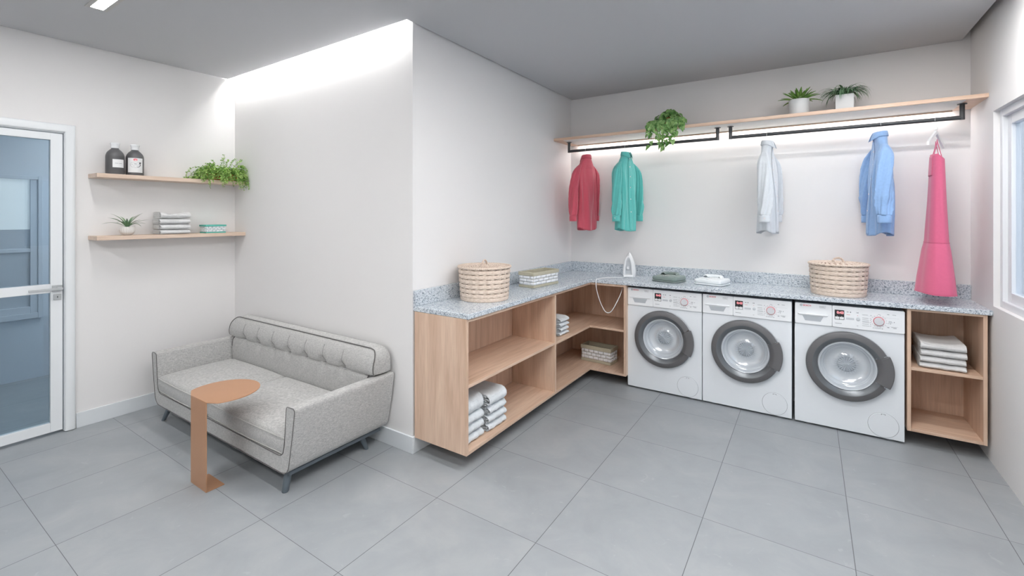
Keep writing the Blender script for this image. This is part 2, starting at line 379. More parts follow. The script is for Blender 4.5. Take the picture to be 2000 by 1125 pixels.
# door: casing (trim), leaf with two tinted panes
g = G()
prof = [(0, .0), (0, .012), (.006, .018), (.014, .020), (.045, .020), (.054, .014), (.056, .006), (.056, .0)]
path = [(DY0 + .006, .004, -1, 0), (DY0 + .006, DZ - .004, -1, 1), (DY1 - .006, DZ - .004, 1, 1), (DY1 - .006, .004, 1, 0)]
v = [(XL + h, y + w * dy, z + w * dz) for y, z, dy, dz in path for w, h in prof]; k = len(prof)
g.add(v, [(j * k + i, j * k + i + 1, (j + 1) * k + i + 1, (j + 1) * k + i) for j in range(3) for i in range(k - 1)] + [(j * k + k - 1, j * k, (j + 1) * k, (j + 1) * k + k - 1) for j in range(3)] + [tuple(range(k)), tuple(range(3 * k, 4 * k))])
g.box(XL - .13, XL, DY1 - .008, DY1 - .0005, 0.004, DZ - .002); g.box(XL - .13, XL, DY0 + .0005, DY0 + .008, .004, DZ - .002); g.box(XL - .13, XL, DY0 + .008, DY1 - .008, DZ - .010, DZ - .0005)
struct(g.obj('trim_1', M['white_trim'], bevel=.002))
door = empty('door_1', (XL, DY1, 0), 'white framed door glazed with two blue tinted panes, left of shelves', 'door'); door['kind'] = 'structure'
LY0, LY1 = DY0 - DY1 + .012, -.014
g = G(); x0, x1 = -.042, .002
g.box(x0, x1, LY1 - .060, LY1, .020, 2.044); g.box(x0, x1, LY0, LY0 + .060, .020, 2.044)
g.box(x0, x1, LY0 + .06, LY1 - .06, 1.997, 2.044); g.box(x0, x1, LY0 + .06, LY1 - .06, .963, 1.022); g.box(x0, x1, LY0 + .06, LY1 - .06, .020, .082)
struct(g.obj('door_frame', M['white_trim'], door, bevel=.0015))
for z0, z1 in ((.082, .963), (1.022, 1.997)):
    g = G(); g.box(-.024, -.018, LY0 + .060, LY1 - .060, z0, z1); struct(g.obj('door_pane', M['door_glass'], door))
hd = G(); hd.box(.0021, .010, -.068, -.016, .972, 1.012); hh = hd.obj('door_handle', M['grey_steel'], door, bevel=.001); struct(hh)
g = G(); g.lathe([(.010, .010), (.010, .045)], 20, (0, -.042, .990), 'x'); g.box(.040, .052, -.185, -.022, .982, .998)
struct(g.obj('lever', M['grey_steel'], hh, bevel=.002))
g = G(); g.box(.0021, .010, -.060, -.022, .913, .951); lk = struct(g.obj('lock_plate', M['grey_steel'], door, bevel=.001))
g = G(); g.box(.0101, .0108, -.043, -.039, .926, .938); struct(g.obj('keyhole', M['black'], lk))
# room beyond the door
XF = -5.94
blue_wall = mat('far_room_paint', S(205, 212, 220), .7)
g = G(); g.box(XF - .1, XF, -1.4, 3.2, 0, ZT); struct(g.obj('wall_far', blue_wall))
g = G(); g.box(XF, XO, 3.1, 3.2, 0, ZT); g.box(XF, XO, -1.5, -1.4, 0, ZT); struct(g.obj('wall_corridor', blue_wall))
g = G(); g.box(XF - .1, XO, -1.5, 3.2, ZT, ZT + .1); struct(g.obj('ceiling_corridor', M['ceiling']))
w2 = bpy.data.objects.new('door_2', None); COL.objects.link(w2); w2.location = (XF, 1.13, 0); w2['kind'] = 'structure'
tag(w2, 'glazed door frame on the far corridor wall seen through the blue glass', 'door')
g = G()
g.box(.001, .03, -.03, 0, .55, 1.847); g.box(.001, .03, -1.2, -.03, 1.815, 1.847); g.box(.001, .022, -.079, -.03, .60, 1.815)
g.box(.001, .022, -1.17, -.079, 1.155, 1.188); g.box(.001, .022, -1.17, -.079, .60, .66); g.box(.001, .03, -1.2, -.03, .55, .60)
struct(g.obj('door_frame', blue_wall, w2, bevel=.002))
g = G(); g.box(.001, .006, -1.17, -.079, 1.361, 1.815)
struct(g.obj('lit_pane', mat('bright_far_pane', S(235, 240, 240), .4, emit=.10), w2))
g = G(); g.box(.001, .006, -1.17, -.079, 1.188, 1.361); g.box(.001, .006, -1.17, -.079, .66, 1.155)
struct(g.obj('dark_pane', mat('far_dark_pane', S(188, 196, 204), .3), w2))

# window in the right wall: casing, frame, sashes, panes
wn = bpy.data.objects.new('window_1', None); COL.objects.link(wn); wn.location = (XR, WY1, WZ0); wn['kind'] = 'structure'
tag(wn, 'white framed window in the right wall', 'window')
HW, HH = WY1 - WY0, WZ1 - WZ0
def frame(g, x0, x1, y0, y1, z0, z1, t):
    g.box(x0, x1, y0, y0 + t, z0, z1); g.box(x0, x1, y1 - t, y1, z0, z1); g.box(x0, x1, y0 + t, y1 - t, z1 - t, z1); g.box(x0, x1, y0 + t, y1 - t, z0, z0 + t)
g = G(); frame(g, .028, .11, -HW, 0, 0, HH, .040); struct(g.obj('window_frame', M['white_frame'], wn, bevel=.002))
for a, b_ in ((-.04 - (HW - .08) / 2, -.0401), (-HW + .0401, -.04 - (HW - .08) / 2 - .001)):
    g = G(); frame(g, .05, .09, a, b_, .0401, HH - .0401, .055); sh = struct(g.obj('window_sash', M['white_frame'], wn, bevel=.002))
    g = G(); g.box(.068, .072, a + .055, b_ - .055, .095, HH - .095); struct(g.obj('window_pane', M['window_glass'], wn))

# ceiling lamps, several added out of view for brightness, and the cove strip
def lamp(name, x0, x1, y0, y1, label):
    e = empty(name, ((x0 + x1) / 2, (y0 + y1) / 2, ZC), label, 'light', group='recessed linear ceiling lamps')
    hx, hy = (x1 - x0) / 2, (y1 - y0) / 2; w = .022
    g = G(); g.box(-hx, hx, -hy, -hy + w, -.003, -.0002); g.box(-hx, hx, hy - w, hy, -.003, -.0002); g.box(-hx, -hx + w, -hy + w, hy - w, -.003, -.0002); g.box(hx - w, hx, -hy + w, hy - w, -.003, -.0002)
    g.obj('lamp_frame', M['alu'], e)
    g = G(); g.box(-hx + w, hx - w, -hy + w, hy - w, -.0022, -.0004); g.obj('diffuser', M['lamp'], e)
lamp('ceiling_lamp', -3.466, -3.04, .830, .930, 'bright linear lamp recessed in the ceiling above the sofa corner')
lamp('ceiling_lamp', -1.20, .06, .830, .930, 'unseen linear fill lamp added in the ceiling near the room centre')  # added out of view to raise the overall brightness
lamp('ceiling_lamp', -.75, .51, 1.95, 2.05, 'unseen linear fill lamp added in the ceiling before the washers')  # unseen lamp, added to brighten the laundry side
lamp('ceiling_lamp', -3.40, -2.20, -.75, -.65, 'unseen linear fill lamp added in the ceiling in front of the glazed door')  # added unseen fill for the sofa wall and left floor
lamp('ceiling_lamp', -1.20, .06, -.70, -.60, 'unseen linear fill lamp added in the ceiling nearest the front wall')  # added behind the camera to light the upright surfaces
lamp('ceiling_lamp', .10, .86, 2.99, 3.09, 'bright short linear lamp recessed in the ceiling near the window wall')
lamp('ceiling_lamp', -5.75, -4.55, 2.0, 2.10, 'unseen linear fill lamp added in the corridor ceiling beyond the glazed door')  # added out of sight so the room behind the glass is brighter
g = G(); g.box(XL + .02, XC - .02, YS - CV + .004, YS - CV + .018, ZC + .020, ZC + .024)
tag(g.obj('led_strip', M['led']), 'glowing strip hidden in the ceiling gap along the wall behind the sofa', 'light')
# ============================================================ COUNTER AND CABINETS
YC = 2.036
g = G()
g.prism([(XC + .0005, YC), (-1.632, YC), (-1.632, 3.787), (XR - .0005, 3.830), (XR - .0005, YB - .0005), (XC + .0005, YB - .0005)], .887, .917)
ct = g.obj('countertop', M['granite'], bevel=.003); tag(ct, 'L-shaped speckled grey granite worktop running round the laundry corner', 'countertop')
g = G(); g.box(XC + .0006, XC + .02, YC, YB - .0205, .9171, 1.015); g.obj('backsplash', M['granite'], ct, bevel=.002)
g = G(); g.box(XC + .0006, XR - .001, YB - .0205, YB - .0006, .9171, 1.015); g.obj('backsplash', M['granite'], ct, bevel=.002)

T = .019; XFc = -1.645
Z0, Z1 = .100, .8865
cab = empty('corner_shelf_unit', (XC, YC, 0), 'L-shaped oak open shelf unit under the worktop, left of washers', 'cabinet')
def P(name, mt, *b_, bevel=.0012):
    g = G(); x0, x1, y0, y1, z0, z1 = b_; g.box(x0 - XC, x1 - XC, y0 - YC, y1 - YC, z0, z1); return g.obj(name, mt, cab, bevel=bevel)
xb = XC + .013
YI, XI = 3.80, -1.318                    # inner front line of the return leg, its right end
P('end_panel', M['wood_z'], xb, XFc, YC, YC + T, Z0, Z1)
P('divider', M['wood_z'], xb + T, XFc, 3.122, 3.122 + T, Z0 + T, Z1 - T)
P('end_panel', M['wood_z'], XI - T, XI, YI, YB - .013, Z0, Z1)
P('back_panel', M['wood_z'], xb, xb + .016, YC + T, YB - .03, Z0 + T, Z1 - T)
P('back_panel', M['wood_z'], xb + .016, XI - T, YB - .03, YB - .0145, Z0 + T, Z1 - T)
def Lboard(name, z0, z1, dx=0):
    g = G(); g.prism([(xb + .0165 - XC, T), (XFc - dx - XC, T), (XFc - dx - XC, YI + dx - YC), (XI - T - XC, YI + dx - YC), (XI - T - XC, YB - .031 - YC), (xb + .0165 - XC, YB - .031 - YC)], z0, z1)
    g.obj(name, M['wood_y'], cab, bevel=.0012)
Lboard('bottom_board', Z0, Z0 + T); Lboard('top_board', Z1 - T, Z1)
g = G(); g.box(xb + .0165 - XC, XFc - .003 - XC, T, 3.122 - YC, .484, .502); g.obj('shelf', M['wood_y'], cab, bevel=.0012)
g = G(); g.prism([(xb + .0165 - XC, 3.141 - YC), (XFc - .003 - XC, 3.141 - YC), (XFc - .003 - XC, YI + .003 - YC), (XI - T - XC, YI + .003 - YC), (XI - T - XC, YB - .031 - YC), (xb + .0165 - XC, YB - .031 - YC)], .480, .498)
g.obj('shelf', M['wood_y'], cab, bevel=.0012)

cx0, cx1, cy0 = .530, .898, 3.842
rc = empty('open_cabinet', (cx0, cy0, 0), 'narrow oak open cabinet with one shelf, right of the third washer', 'cabinet')
W_, D_ = cx1 - cx0, YB - .014 - cy0
def P2(name, mt, x0, x1, y0, y1, z0, z1):
    g = G(); g.box(x0, x1, y0, y1, z0, z1); return g.obj(name, mt, rc, bevel=.0012)
P2('side_panel', M['wood_z'], 0, T, 0, D_, Z0, Z1); P2('side_panel', M['wood_z'], W_ - T, W_, 0, D_, Z0, Z1)
P2('bottom_board', M['wood_x'], T, W_ - T, 0, D_ - .016, Z0, Z0 + T); P2('top_board', M['wood_x'], T, W_ - T, 0, D_ - .016, Z1 - .014, Z1)
P2('back_panel', M['wood_z'], T, W_ - T, D_ - .016, D_, Z0, Z1); P2('shelf', M['wood_x'], T, W_ - T, .004, D_ - .016, .492, .510)

# wall shelves on the left wall
SH = []
for z, lb in ((1.751, 'upper pale oak floating wall shelf, carrying the bottles and bushy plant'), (1.313, 'lower pale oak floating wall shelf, carrying towels and spiky plant')):
    g = G(); g.box(XL + .0005, XL + .187, 1.047, YS - .0005, z, z + .029); tag(g.obj('wall_shelf', M['pale_wood'], bevel=.0015), lb, 'shelf', 'floating shelves on the left wall')

# hanging shelf with rails
HZ = 2.208
hs = empty('hanging_shelf', (XC, YB, HZ), 'long oak shelf high on the back wall above the hanging clothes', 'shelf')
g = G(); g.box(.0006, XR - XC - .0006, -.382, -.0006, 0, .025); g.obj('board', M['wood_x'], hs, bevel=.001)
g = G(); g.box(.10, XR - XC - .10, -.375, -.020, -.0035, -.0002); g.obj('underside_panel', mat('pale_underside_laminate', S(214, 212, 208), .55), hs)
g = G(); g.box(.10, XR - XC - .10, -.052, -.045, -.014, -.0036); pr = g.obj('light_lip', M['wood_x'], hs)
g = G(); g.box(.105, XR - XC - .105, -.044, -.018, -.0062, -.0040); g.obj('led_strip', M['ledb'], pr)
RY, RZ = 4.03, 2.116
def rail(x0, x1, label):
    e = empty('clothes_rail', ((x0 + x1) / 2, RY, RZ), label, 'clothes rail', group='dark metal rails under the hanging shelf')
    h = (x1 - x0) / 2; zt = HZ - .0036 - RZ; r = .0135
    g = G(); n = 16
    g.tube([(-h, 0, zt), (-h, 0, 0)] , r, n); g.tube([(h, 0, zt), (h, 0, 0)], r, n); g.obj('post', M['metal_dark'], e, smooth=40) if 0 else None
    for s in (-1, 1):
        g = G(); g.tube([(s * h, 0, zt - .004), (s * h, 0, .03), (s * h, 0, -.0134)], r, n); g.obj('post', M['metal_dark'], e, smooth=40)
        g = G(); g.lathe([(.024, zt - .004), (.024, zt)], 24, (s * h, 0, 0)); g.obj('flange', M['metal_dark'], e, smooth=40)
    g = G(); g.tube([(-h, 0, 0), (h, 0, 0)], r, n); g.obj('bar', M['metal_dark'], e, smooth=40)
rail(-1.968, -.626, 'left dark metal clothes rail, holding the red and teal shirts')
rail(-.530, .825, 'right dark metal clothes rail, holding grey shirt, blue shirt and apron')
# ============================================================ WASHING MACHINES
def make_washer():
    e = empty('washing_machine', (-1.316, 3.853, 0), '', 'washing machine', group='washing machines under the worktop')
    Wd, Dp, Ht = .602, .42, .862
    cx, cz, ro = .300, .459, .1705
    # cabinet with a round opening in the front
    g = G(); z0 = .016; zt = Ht
    g.box(0, Wd, .004, Dp, z0, zt)
    g.v = g.v; g.f = [q for q in g.f if q != [0, 1, 5, 4]]; g.m = [0] * len(g.f)
    n = 64; ring = []; out = []
    pz1 = .7145
    for i in range(n):
        a = 2 * PI * (i + .5) / n; c, s_ = cos(a), sin(a)
        ring.append((cx + ro * c, cz + ro * s_))
        k = min((Wd - cx) / abs(c) if abs(c) > 1e-6 else 9, ((pz1 - cz) if s_ > 0 else (cz - z0)) / abs(s_) if abs(s_) > 1e-6 else 9)
        out.append((cx + k * c, cz + k * s_))
    g2 = [(x, 0, z) for x, z in ring] + [(x, 0, z) for x, z in out] + [(x, .10, z) for x, z in ring]
    g.add(g2, [(i, (i + 1) % n, n + (i + 1) % n, n + i) for i in range(n)] + [(i, (i + 1) % n, 2 * n + (i + 1) % n, 2 * n + i) for i in range(n)] + [tuple(range(2 * n, 3 * n))])
    for (ax, az) in ((Wd, z0), (Wd, pz1), (0, pz1), (0, z0)):      # fill the corner slivers
        idx = min(range(n), key=lambda i: abs(out[i][0] - ax) + abs(out[i][1] - az))
        k2 = min(((idx + 1) % n, (idx - 1) % n), key=lambda i: abs(out[i][0] - ax) + abs(out[i][1] - az))
        g.add([(out[idx][0], 0, out[idx][1]), (out[k2][0], 0, out[k2][1]), (ax, 0, az)], [(0, 1, 2)])
    for (a, b_) in (((0, z0), (Wd, z0)), ((Wd, z0), (Wd, pz1)), ((Wd, pz1), (0, pz1)), ((0, pz1), (0, z0))):
        g.add([(a[0], 0, a[1]), (b_[0], 0, b_[1]), (b_[0], .004, b_[1]), (a[0], .004, a[1])], [(0, 1, 2, 3)])
    g.obj('body', M['washer_white'], e, smooth=30)
    # control fascia
    g = G(); g.prism(rrect(.2185, Wd + .0005, .7165, Ht + .002, .008), -.010, .0039, 'y'); fp = g.obj('control_panel', M['washer_panel'], e, bevel=.002)
    g = G(); g.prism(rrect(-.0005, .2175, .7165, Ht + .002, .008), -.009, .0039, 'y'); dr = g.obj('detergent_drawer', M['washer_panel'], e, bevel=.002)
    g = G(); g.prism([(.022, .782), (.190, .782), (.196, .792), (.016, .792)], -.016, -.0091, 'y'); g.obj('drawer_grip', M['washer_panel'], dr, bevel=.002)
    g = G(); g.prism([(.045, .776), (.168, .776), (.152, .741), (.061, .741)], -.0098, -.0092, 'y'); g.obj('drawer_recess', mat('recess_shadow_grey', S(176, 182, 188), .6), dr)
    g = G(); g.grid(lambda u, v: (.0375 + (.0063 + .0014 * (v - .5) * 2) * cos(2 * PI * u), -.0094, .848 + (.0063 + .0014 * (v - .5) * 2) * sin(2 * PI * u)), 24, 2, cu=True)
    g.box(.0348, .0356, -.0096, -.0091, .8448, .8512); g.box(.0394, .0402, -.0096, -.0091, .8448, .8512); g.box(.0348, .0402, -.0096, -.0091, .8476, .8484)
    g.obj('emblem', M['ink'], dr)
    text('brand_lettering', 'BOSCH', .0145, M['red'], dr, (.049, -.0094, .8430), (R(90), 0, 0), bold=.0003)
    text('model_lettering', 'Avantixx 7', .0085, M['ink_dark'], dr, (.145, -.0094, .8455), (R(90), 0, 0))
    text('model_lettering', 'VarioPerfect', .0070, M['ink'], dr, (.145, -.0094, .8375), (R(90), 0, 0))
    # display
    g = G(); g.prism(rrect(.2325, .2860, .7710, .8365, .002), -.0112, -.0101, 'y'); dp = g.obj('display', M['black'], fp)
    text('display_digits', '0:43', .0225, M['display'], dp, (.2445, -.0115, .8115), (R(90), 0, 0), bold=.0010)
    for a in (.2350, .2605):
        g = G(); g.box(a, a + .0230, -.0130, -.0113, .7735, .7900); g.obj('display_button', M['white_plastic'], dp, bevel=.0006)
        g = G(); g.prism([(a + .009, .7925), (a + .015, .7925), (a + .012, .7965)], -.0116, -.0113, 'y'); g.obj('arrow_mark', M['white_plastic'], dp)
    # small print
    g = G()
    def bar(x, z, w, h=.0018): g.box(x, x + w, -.0106, -.0101, z, z + h)
    rnd = random.Random(5)
    bar(.235, .7430, .037, .0026)
    bar(.300, .8255, .010, .004); bar(.3175, .8240, .006, .007); bar(.352, .8240, .002, .008); bar(.3575, .8250, .006, .006)
    for z in (.796, .785, .775, .769, .757, .745): bar(.384, z, rnd.uniform(.018, .040), .0018)
    for z in (.796, .785, .769, .757, .745): bar(.4265, z, .0035, .0035)
    bar(.384, .8180, .030); bar(.428, .8170, .004, .004); bar(.4655, .8290, .014); bar(.5135, .8330, .011, .003); bar(.540, .8330, .019, .002)
    bar(.521, .7890, .017, .002); bar(.521, .7830, .020, .002); bar(.5475, .7845, .004, .005); bar(.5155, .7750, .010); bar(.5285, .7735, .005, .004)
    bar(.440, .7360, .004, .004); bar(.4475, .7370, .036); bar(.487, .7350, .005, .004); bar(.5145, .7480, .010, .004); bar(.535, .7520, .027, .0022); bar(.545, .7460, .016, .0022)
    bar(.384, .8125, .19, .0004); bar(.384, .7990, .04, .0004); bar(.50, .7570, .07, .0004); bar(.354, .7390, .009)
    for k in range(16):
        a = 2 * PI * k / 16 + .2; x, z = .471 + .0395 * cos(a), .785 + .0385 * sin(a)
        g.box(x - .003, x + .003, -.0106, -.0101, z - .0008, z + .0008)
    g.obj('panel_lettering', M['ink'], fp)
    for a, b_ in ((.298, .318), (.356, .361)):
        g = G(); g.box(a, b_, -.0106, -.0101, .8085, .8105); g.obj('red_mark', M['red'], fp)
    g = G(); g.prism(rrect(.296, .340, .776, .790, .002), -.0108, -.0101, 'y'); g.obj('option_button', M['grey_plastic'], fp)
    g = G(); g.lathe([(.0105, -.0101), (.0105, -.0125), (.0095, -.0130)], 28, (.362, 0, .785), 'y'); g.obj('start_button', M['grey_plastic'], fp, smooth=40)
    g = G(); g.lathe([(.0290, -.0101), (.0290, -.0150), (.0270, -.0160)], 40, (.471, 0, .785), 'y'); kb = g.obj('knob_ring', M['red'], fp, smooth=40)
    g = G(); g.lathe([(.0262, -.0140), (.0260, -.0200), (.0245, -.0215)], 40, (.471, 0, .785), 'y'); g.obj('program_knob', mat('knob_silver', S(206, 209, 213), .4), kb, smooth=40)
    g = G(); g.prism([(.484, .7965), (.4855, .795), (.4915, .8015), (.490, .803)], -.0223, -.0216, 'y'); g.obj('knob_mark', M['pink'], kb)
    # door
    C = (cx, 0, cz)
    g = G(); g.lathe([(.2335, -.0005), (.2345, -.020), (.2310, -.034), (.2270, -.037), (.1960, -.040)], 96, C, 'y', cap=False)
    dd = g.obj('door', M['ring'], e, smooth=35)
    g = G(); g.lathe([(.2357, -.0004), (.2368, -.014), (.2350, -.022), (.2344, -.0205)], 96, C, 'y', cap=False); g.obj('door_outer_rim', M['steel'], dd, smooth=35)
    g = G(); g.lathe([(.1965, -.0405), (.1925, -.0400), (.1660, -.0200), (.1640, .002)], 96, C, 'y', cap=False); g.obj('door_inner_cone', M['ring_dark'], dd, smooth=35)
    g = G(); g.lathe([(.1660, -.018), (.1610, -.024), (.1560, -.022), (.1500, -.010), (.1450, .012), (.1420, .014), (.1390, .022), (.1340, .026), (.1300, .040), (.1240, .048), (.100, .056), (.075, .056), (.060, .048), (.0525, .040), (.0515, .036)], 96, C, 'y', cap=False)
    bw = g.obj('glass_bowl', M['bowl'], dd, smooth=35)
    g = G(); v = []; n = 40
    for i in range(n):
        a = 2 * PI * i / n + .1; r_ = .0515; h = .036 + (.007 if i % 2 else 0)
        v.append((cx + r_ * cos(a), h, cz + r_ * sin(a)))
    v.append((cx, .030, cz)); g.add(v, [(i, (i + 1) % n, n) for i in range(n)]); g.obj('star_pattern', M['star'], bw)
    g = G()
    for k in range(26):                                              # cut lines radiating from the star
        a = 2 * PI * k / 26 + .05; r1 = .070 + .012 * ((k * 7) % 5) / 4
        for q in (0,):
            P0 = (cx + .053 * cos(a), .0405, cz + .053 * sin(a)); P1 = (cx + r1 * cos(a), interp([(.0525, .040), (.060, .048), (.075, .056), (.1, .056)], r1) - .0012, cz + r1 * sin(a))
            g.tube([P0, ((P0[0] + P1[0]) / 2, (P0[1] + P1[1]) / 2 - .001, (P0[2] + P1[2]) / 2), P1], [.0009, .0008, .0003], 5)
    g.obj('cut_groove', M['grey_plastic'], bw, smooth=60)
    # handle: a sector of the ring with a raised grip on its right side
    g = G()
    def hpt(u, v):
        an = R(lerp(-24, 26, v))
        rr = lerp(.172, .2485 - .010 * abs(v - .5) ** 3 * 8, u); yy = -.0410 - .016 * sin(PI * min(1, u * 1.25)) ** .5 * 1.0 if u < .8 else lerp(-.0570, -.0405, (u - .8) / .2) * 1.0
        return (cx + rr * cos(an), yy, cz + rr * sin(an))
    prof = [(.168, -.024), (.172, -.030), (.190, -.047), (.198, -.051), (.244, -.050), (.2490, -.046), (.2490, -.030), (.2360, -.012)]
    na = 20; v = []
    for j in range(na + 1):
        an = R(lerp(-25, 25, j / na))
        for r_, h in prof: v.append((cx + r_ * cos(an), h, cz + r_ * sin(an)))
    m_ = len(prof); f = [(j * m_ + i, j * m_ + i + 1, (j + 1) * m_ + i + 1, (j + 1) * m_ + i) for j in range(na) for i in range(m_ - 1)]
    f += [tuple(range(m_)), tuple(range(na * m_, (na + 1) * m_))]; g.add(v, f); g.obj('door_handle', M['ring'], dd, smooth=35, bevel=.001)
    for s_ in (-1, 1):
        g = G(); an = R(26.3 * s_); an2 = R(27.2 * s_)
        g.add([(cx + .170 * cos(an), -.0285, cz + .170 * sin(an)), (cx + .2340 * cos(an), -.0412, cz + .2340 * sin(an)), (cx + .2340 * cos(an2), -.0405, cz + .2340 * sin(an2)), (cx + .170 * cos(an2), -.0280, cz + .170 * sin(an2))], [(0, 1, 2, 3)])
        g.obj('handle_seam', M['chrome'], dd)
    # service flap, feet
    g = G(); g.lathe([(.0800, -.0001), (.0800, -.0012), (.0785, -.0030), (0.001, -.0034)], 64, (.4945, 0, .1000), 'y', cap=False); fl = g.obj('filter_flap', M['washer_white'], e, smooth=35)
    g = G(); g.grid(lambda u, v: (.4945 + (.0800 + .0014 * v) * cos(2 * PI * u), -.0008, .1000 + (.0800 + .0014 * v) * sin(2 * PI * u)), 64, 2, cu=True); g.obj('flap_seam', M['ink'], fl)
    g = G(); g.prism(rrect(.4835, .5055, .1665, .1745, .001), -.0042, -.0032, 'y'); ft = g.obj('flap_tab', M['ink'], fl)
    g = G(); g.prism(rrect(.4865, .5025, .1655, .1725, .001), -.0048, -.0043, 'y'); g.obj('tab_face', M['washer_white'], ft)
    for x in (.075, .525):
        for y in (.045, .36):
            g = G(); g.lathe([(.024, 0), (.024, .009), (.016, .012), (.016, .0158)], 24, (x, y, 0)); g.obj('foot', M['rubber'], e, smooth=40)
    return e
w1 = make_washer()
wl = ['front-loading white washing machine beside the corner shelf unit', 'front-loading white washing machine standing between two other washers', 'front-loading white washing machine beside the narrow open cabinet']
w1['label'] = wl[0]
w2_ = copy_tree(w1); w2_.location.x = -.706; w2_['label'] = wl[1]
w3_ = copy_tree(w1); w3_.location.x = -.084; w3_['label'] = wl[2]
# ============================================================ SOFA
SX = -3.136
so = empty('sofa', (SX, 1.68, 0), 'grey tweed two-seat sofa with button-tufted back and tapered legs', 'sofa')
def outer(z):   # half width of the shell at height z
    return interp([(.118, .795), (.128, .825), (.145, .848), (.18, .866), (.3, .892), (.468, .916), (.482, .900)], z)
Yf, Yb = 1.345 - 1.68, 2.018 - 1.68
def shell_profile():
    R_ = [(.780, .116), (.815, .120), (.842, .134), (.858, .158), (.866, .19), (.892, .32), (.914, .455), (.9145, .470), (.909, .479), (.900, .483)]
    R_ += [(.851, .480), (.843, .475), (.839, .465), (.828, .34), (.818, .262), (.808, .228), (.788, .210), (.765, .204)]
    return R_ + [(-x, z) for x, z in reversed(R_)]
sp = shell_profile()
g = G(); g.prism(sp, Yf, Yb, 'y'); g.obj('sofa_body', M['sofa'], so, smooth=35, bevel=.006, seg=3)
g = G(); g.prism([(-.836, .205), (.836, .205), (.838, .40), (.838, .470), (-.838, .470), (-.838, .40)], Yb - .05, Yb - .002, 'y'); g.obj('back_support', M['sofa'], so, smooth=35)
g = G(); zz = [(x * .9985, z) for x, z in sp]; g.tube([(x, Yf - .0005, z) for x, z in zz], .0020, 8, closed=True); g.obj('piping', M['piping'], so, smooth=60)
# seat cushions
def cushion(x0, x1, y0, y1, z0, z1, crown):
    g = G(); nx, ny = 28, 24
    def top(u, v, s):
        x = lerp(x0, x1, u); y = lerp(y0, y1, v)
        ex = min(u, 1 - u) * (x1 - x0); ey = min(v, 1 - v) * (y1 - y0)
        rr = .030
        def edge(e): return 1 if e > rr else math.sqrt(max(0, 1 - (1 - e / rr) ** 2))
        k = edge(ex) * edge(ey)
        bul = (sin(PI * u) * sin(PI * v)) ** .45 if 0 < u < 1 and 0 < v < 1 else 0
        h = (z1 - z0) / 2
        zc = (z0 + z1) / 2
        bow = .010 * sin(PI * u)
        yy = y - (bow if v < .5 else 0) * (1 - v) * 1.0 * (1 - min(1, v * 4))
        return (x, yy, zc + s * h * (.74 + .26 * k) + (crown * bul if s > 0 else 0))
    us = lambda t: .5 - .5 * cos(PI * t) if True else t
    g.grid(lambda u, v: top(us(u), us(v), 1), nx, ny); g.grid(lambda u, v: top(us(u), us(v), -1), nx, ny)
    # sides
    def side(t):
        if t < .25: return us(t * 4), 0
        if t < .5: return 1, us((t - .25) * 4)
        if t < .75: return 1 - us((t - .5) * 4), 1
        return 0, 1 - us((t - .75) * 4)
    n = 112
    def sd(u, v):
        a, b_ = side(u % 1.0); p0 = top(a, b_, -1); p1 = top(a, b_, 1)
        o_ = .006 * sin(PI * v)
        x = p0[0] + (o_ if a == 1 else -o_ if a == 0 else 0); y = lerp(p0[1], p1[1], v) + (o_ if b_ == 1 else -o_ if b_ == 0 else 0)
        return (x, y, lerp(p0[2], p1[2], v))
    g.grid(sd, n, 6, cu=True)
    o = g.obj('seat_cushion', M['sofa'], so, smooth=60)
    pts = [];
    for k in range(n):
        a, b_ = side(k / n); p = top(a, b_, 1); pts.append((p[0], p[1] - (.002 if b_ == 0 else 0), p[2] + .000))
    g = G(); g.tube(pts, .0032, 8, closed=True); g.obj('piping', M['piping_light'], o, smooth=60)
    pts2 = [(p[0], p[1], p[2] - (z1 - z0) * .74) for p in pts]
    g = G(); g.tube(pts2, .0028, 8, closed=True); g.obj('piping', M['piping_light'], o, smooth=60)
cushion(-.816, -.055, Yf + .006, .185, .2055, .318, .028)
cushion(-.043, .812, Yf + .006, .185, .2055, .318, .028)
# back cushion, tufted
by0 = 1.868 - 1.68
bx = [(-.66 + .2085 * k) for k in range(7)]
ZS = .488
def bfront(x, z):
    y = by0
    if z > ZS: t = (z - ZS) / (.642 - ZS); y += .040 * t ** 2 - .016 * sin(PI * min(1, t)) ** .7
    else: t = (ZS - z) / (ZS - .28); y += -.014 * sin(PI * min(1, t)) ** .6 + .0 * t
    seam = math.exp(-((z - ZS) / .010) ** 2) * .009
    d = 0
    for b_ in bx:
        r2 = ((x - b_) / .034) ** 2 + ((z - ZS) / .040) ** 2; d = max(d, .034 * math.exp(-r2))
        if z > ZS: d = max(d, .008 * math.exp(-abs((x - b_) / .012) ** 1.3) * max(0, 1 - (z - ZS) / .135))
    return y + max(seam, d)
def halfw(z):
    if z < ZS + .004: return .836
    t = (z - ZS) / (.645 - ZS)
    return .846 + .047 * math.sqrt(max(0, 1 - (2 * (t - .25)) ** 2)) if t < .25 else (.893 if t < .55 else .893 - .075 * (1 - math.sqrt(max(0, 1 - ((t - .55) / .45) ** 2))))
g = G(); nx, nz = 261, 54; zb = .27; ztop = .645
def bpt(u, v):
    z = lerp(zb, ztop, v); w = halfw(z); x = lerp(-w, w, u); y = bfront(x, z)
    e = min(u, 1 - u) * 2 * w; rr = .03
    if e < rr: y += .022 * (1 - math.sqrt(1 - (1 - e / rr) ** 2))
    e2 = ztop - z
    if e2 < .02: y += .012 * (1 - e2 / .02) ** 2
    return (x, y, z)
yb = 2.005 - 1.68
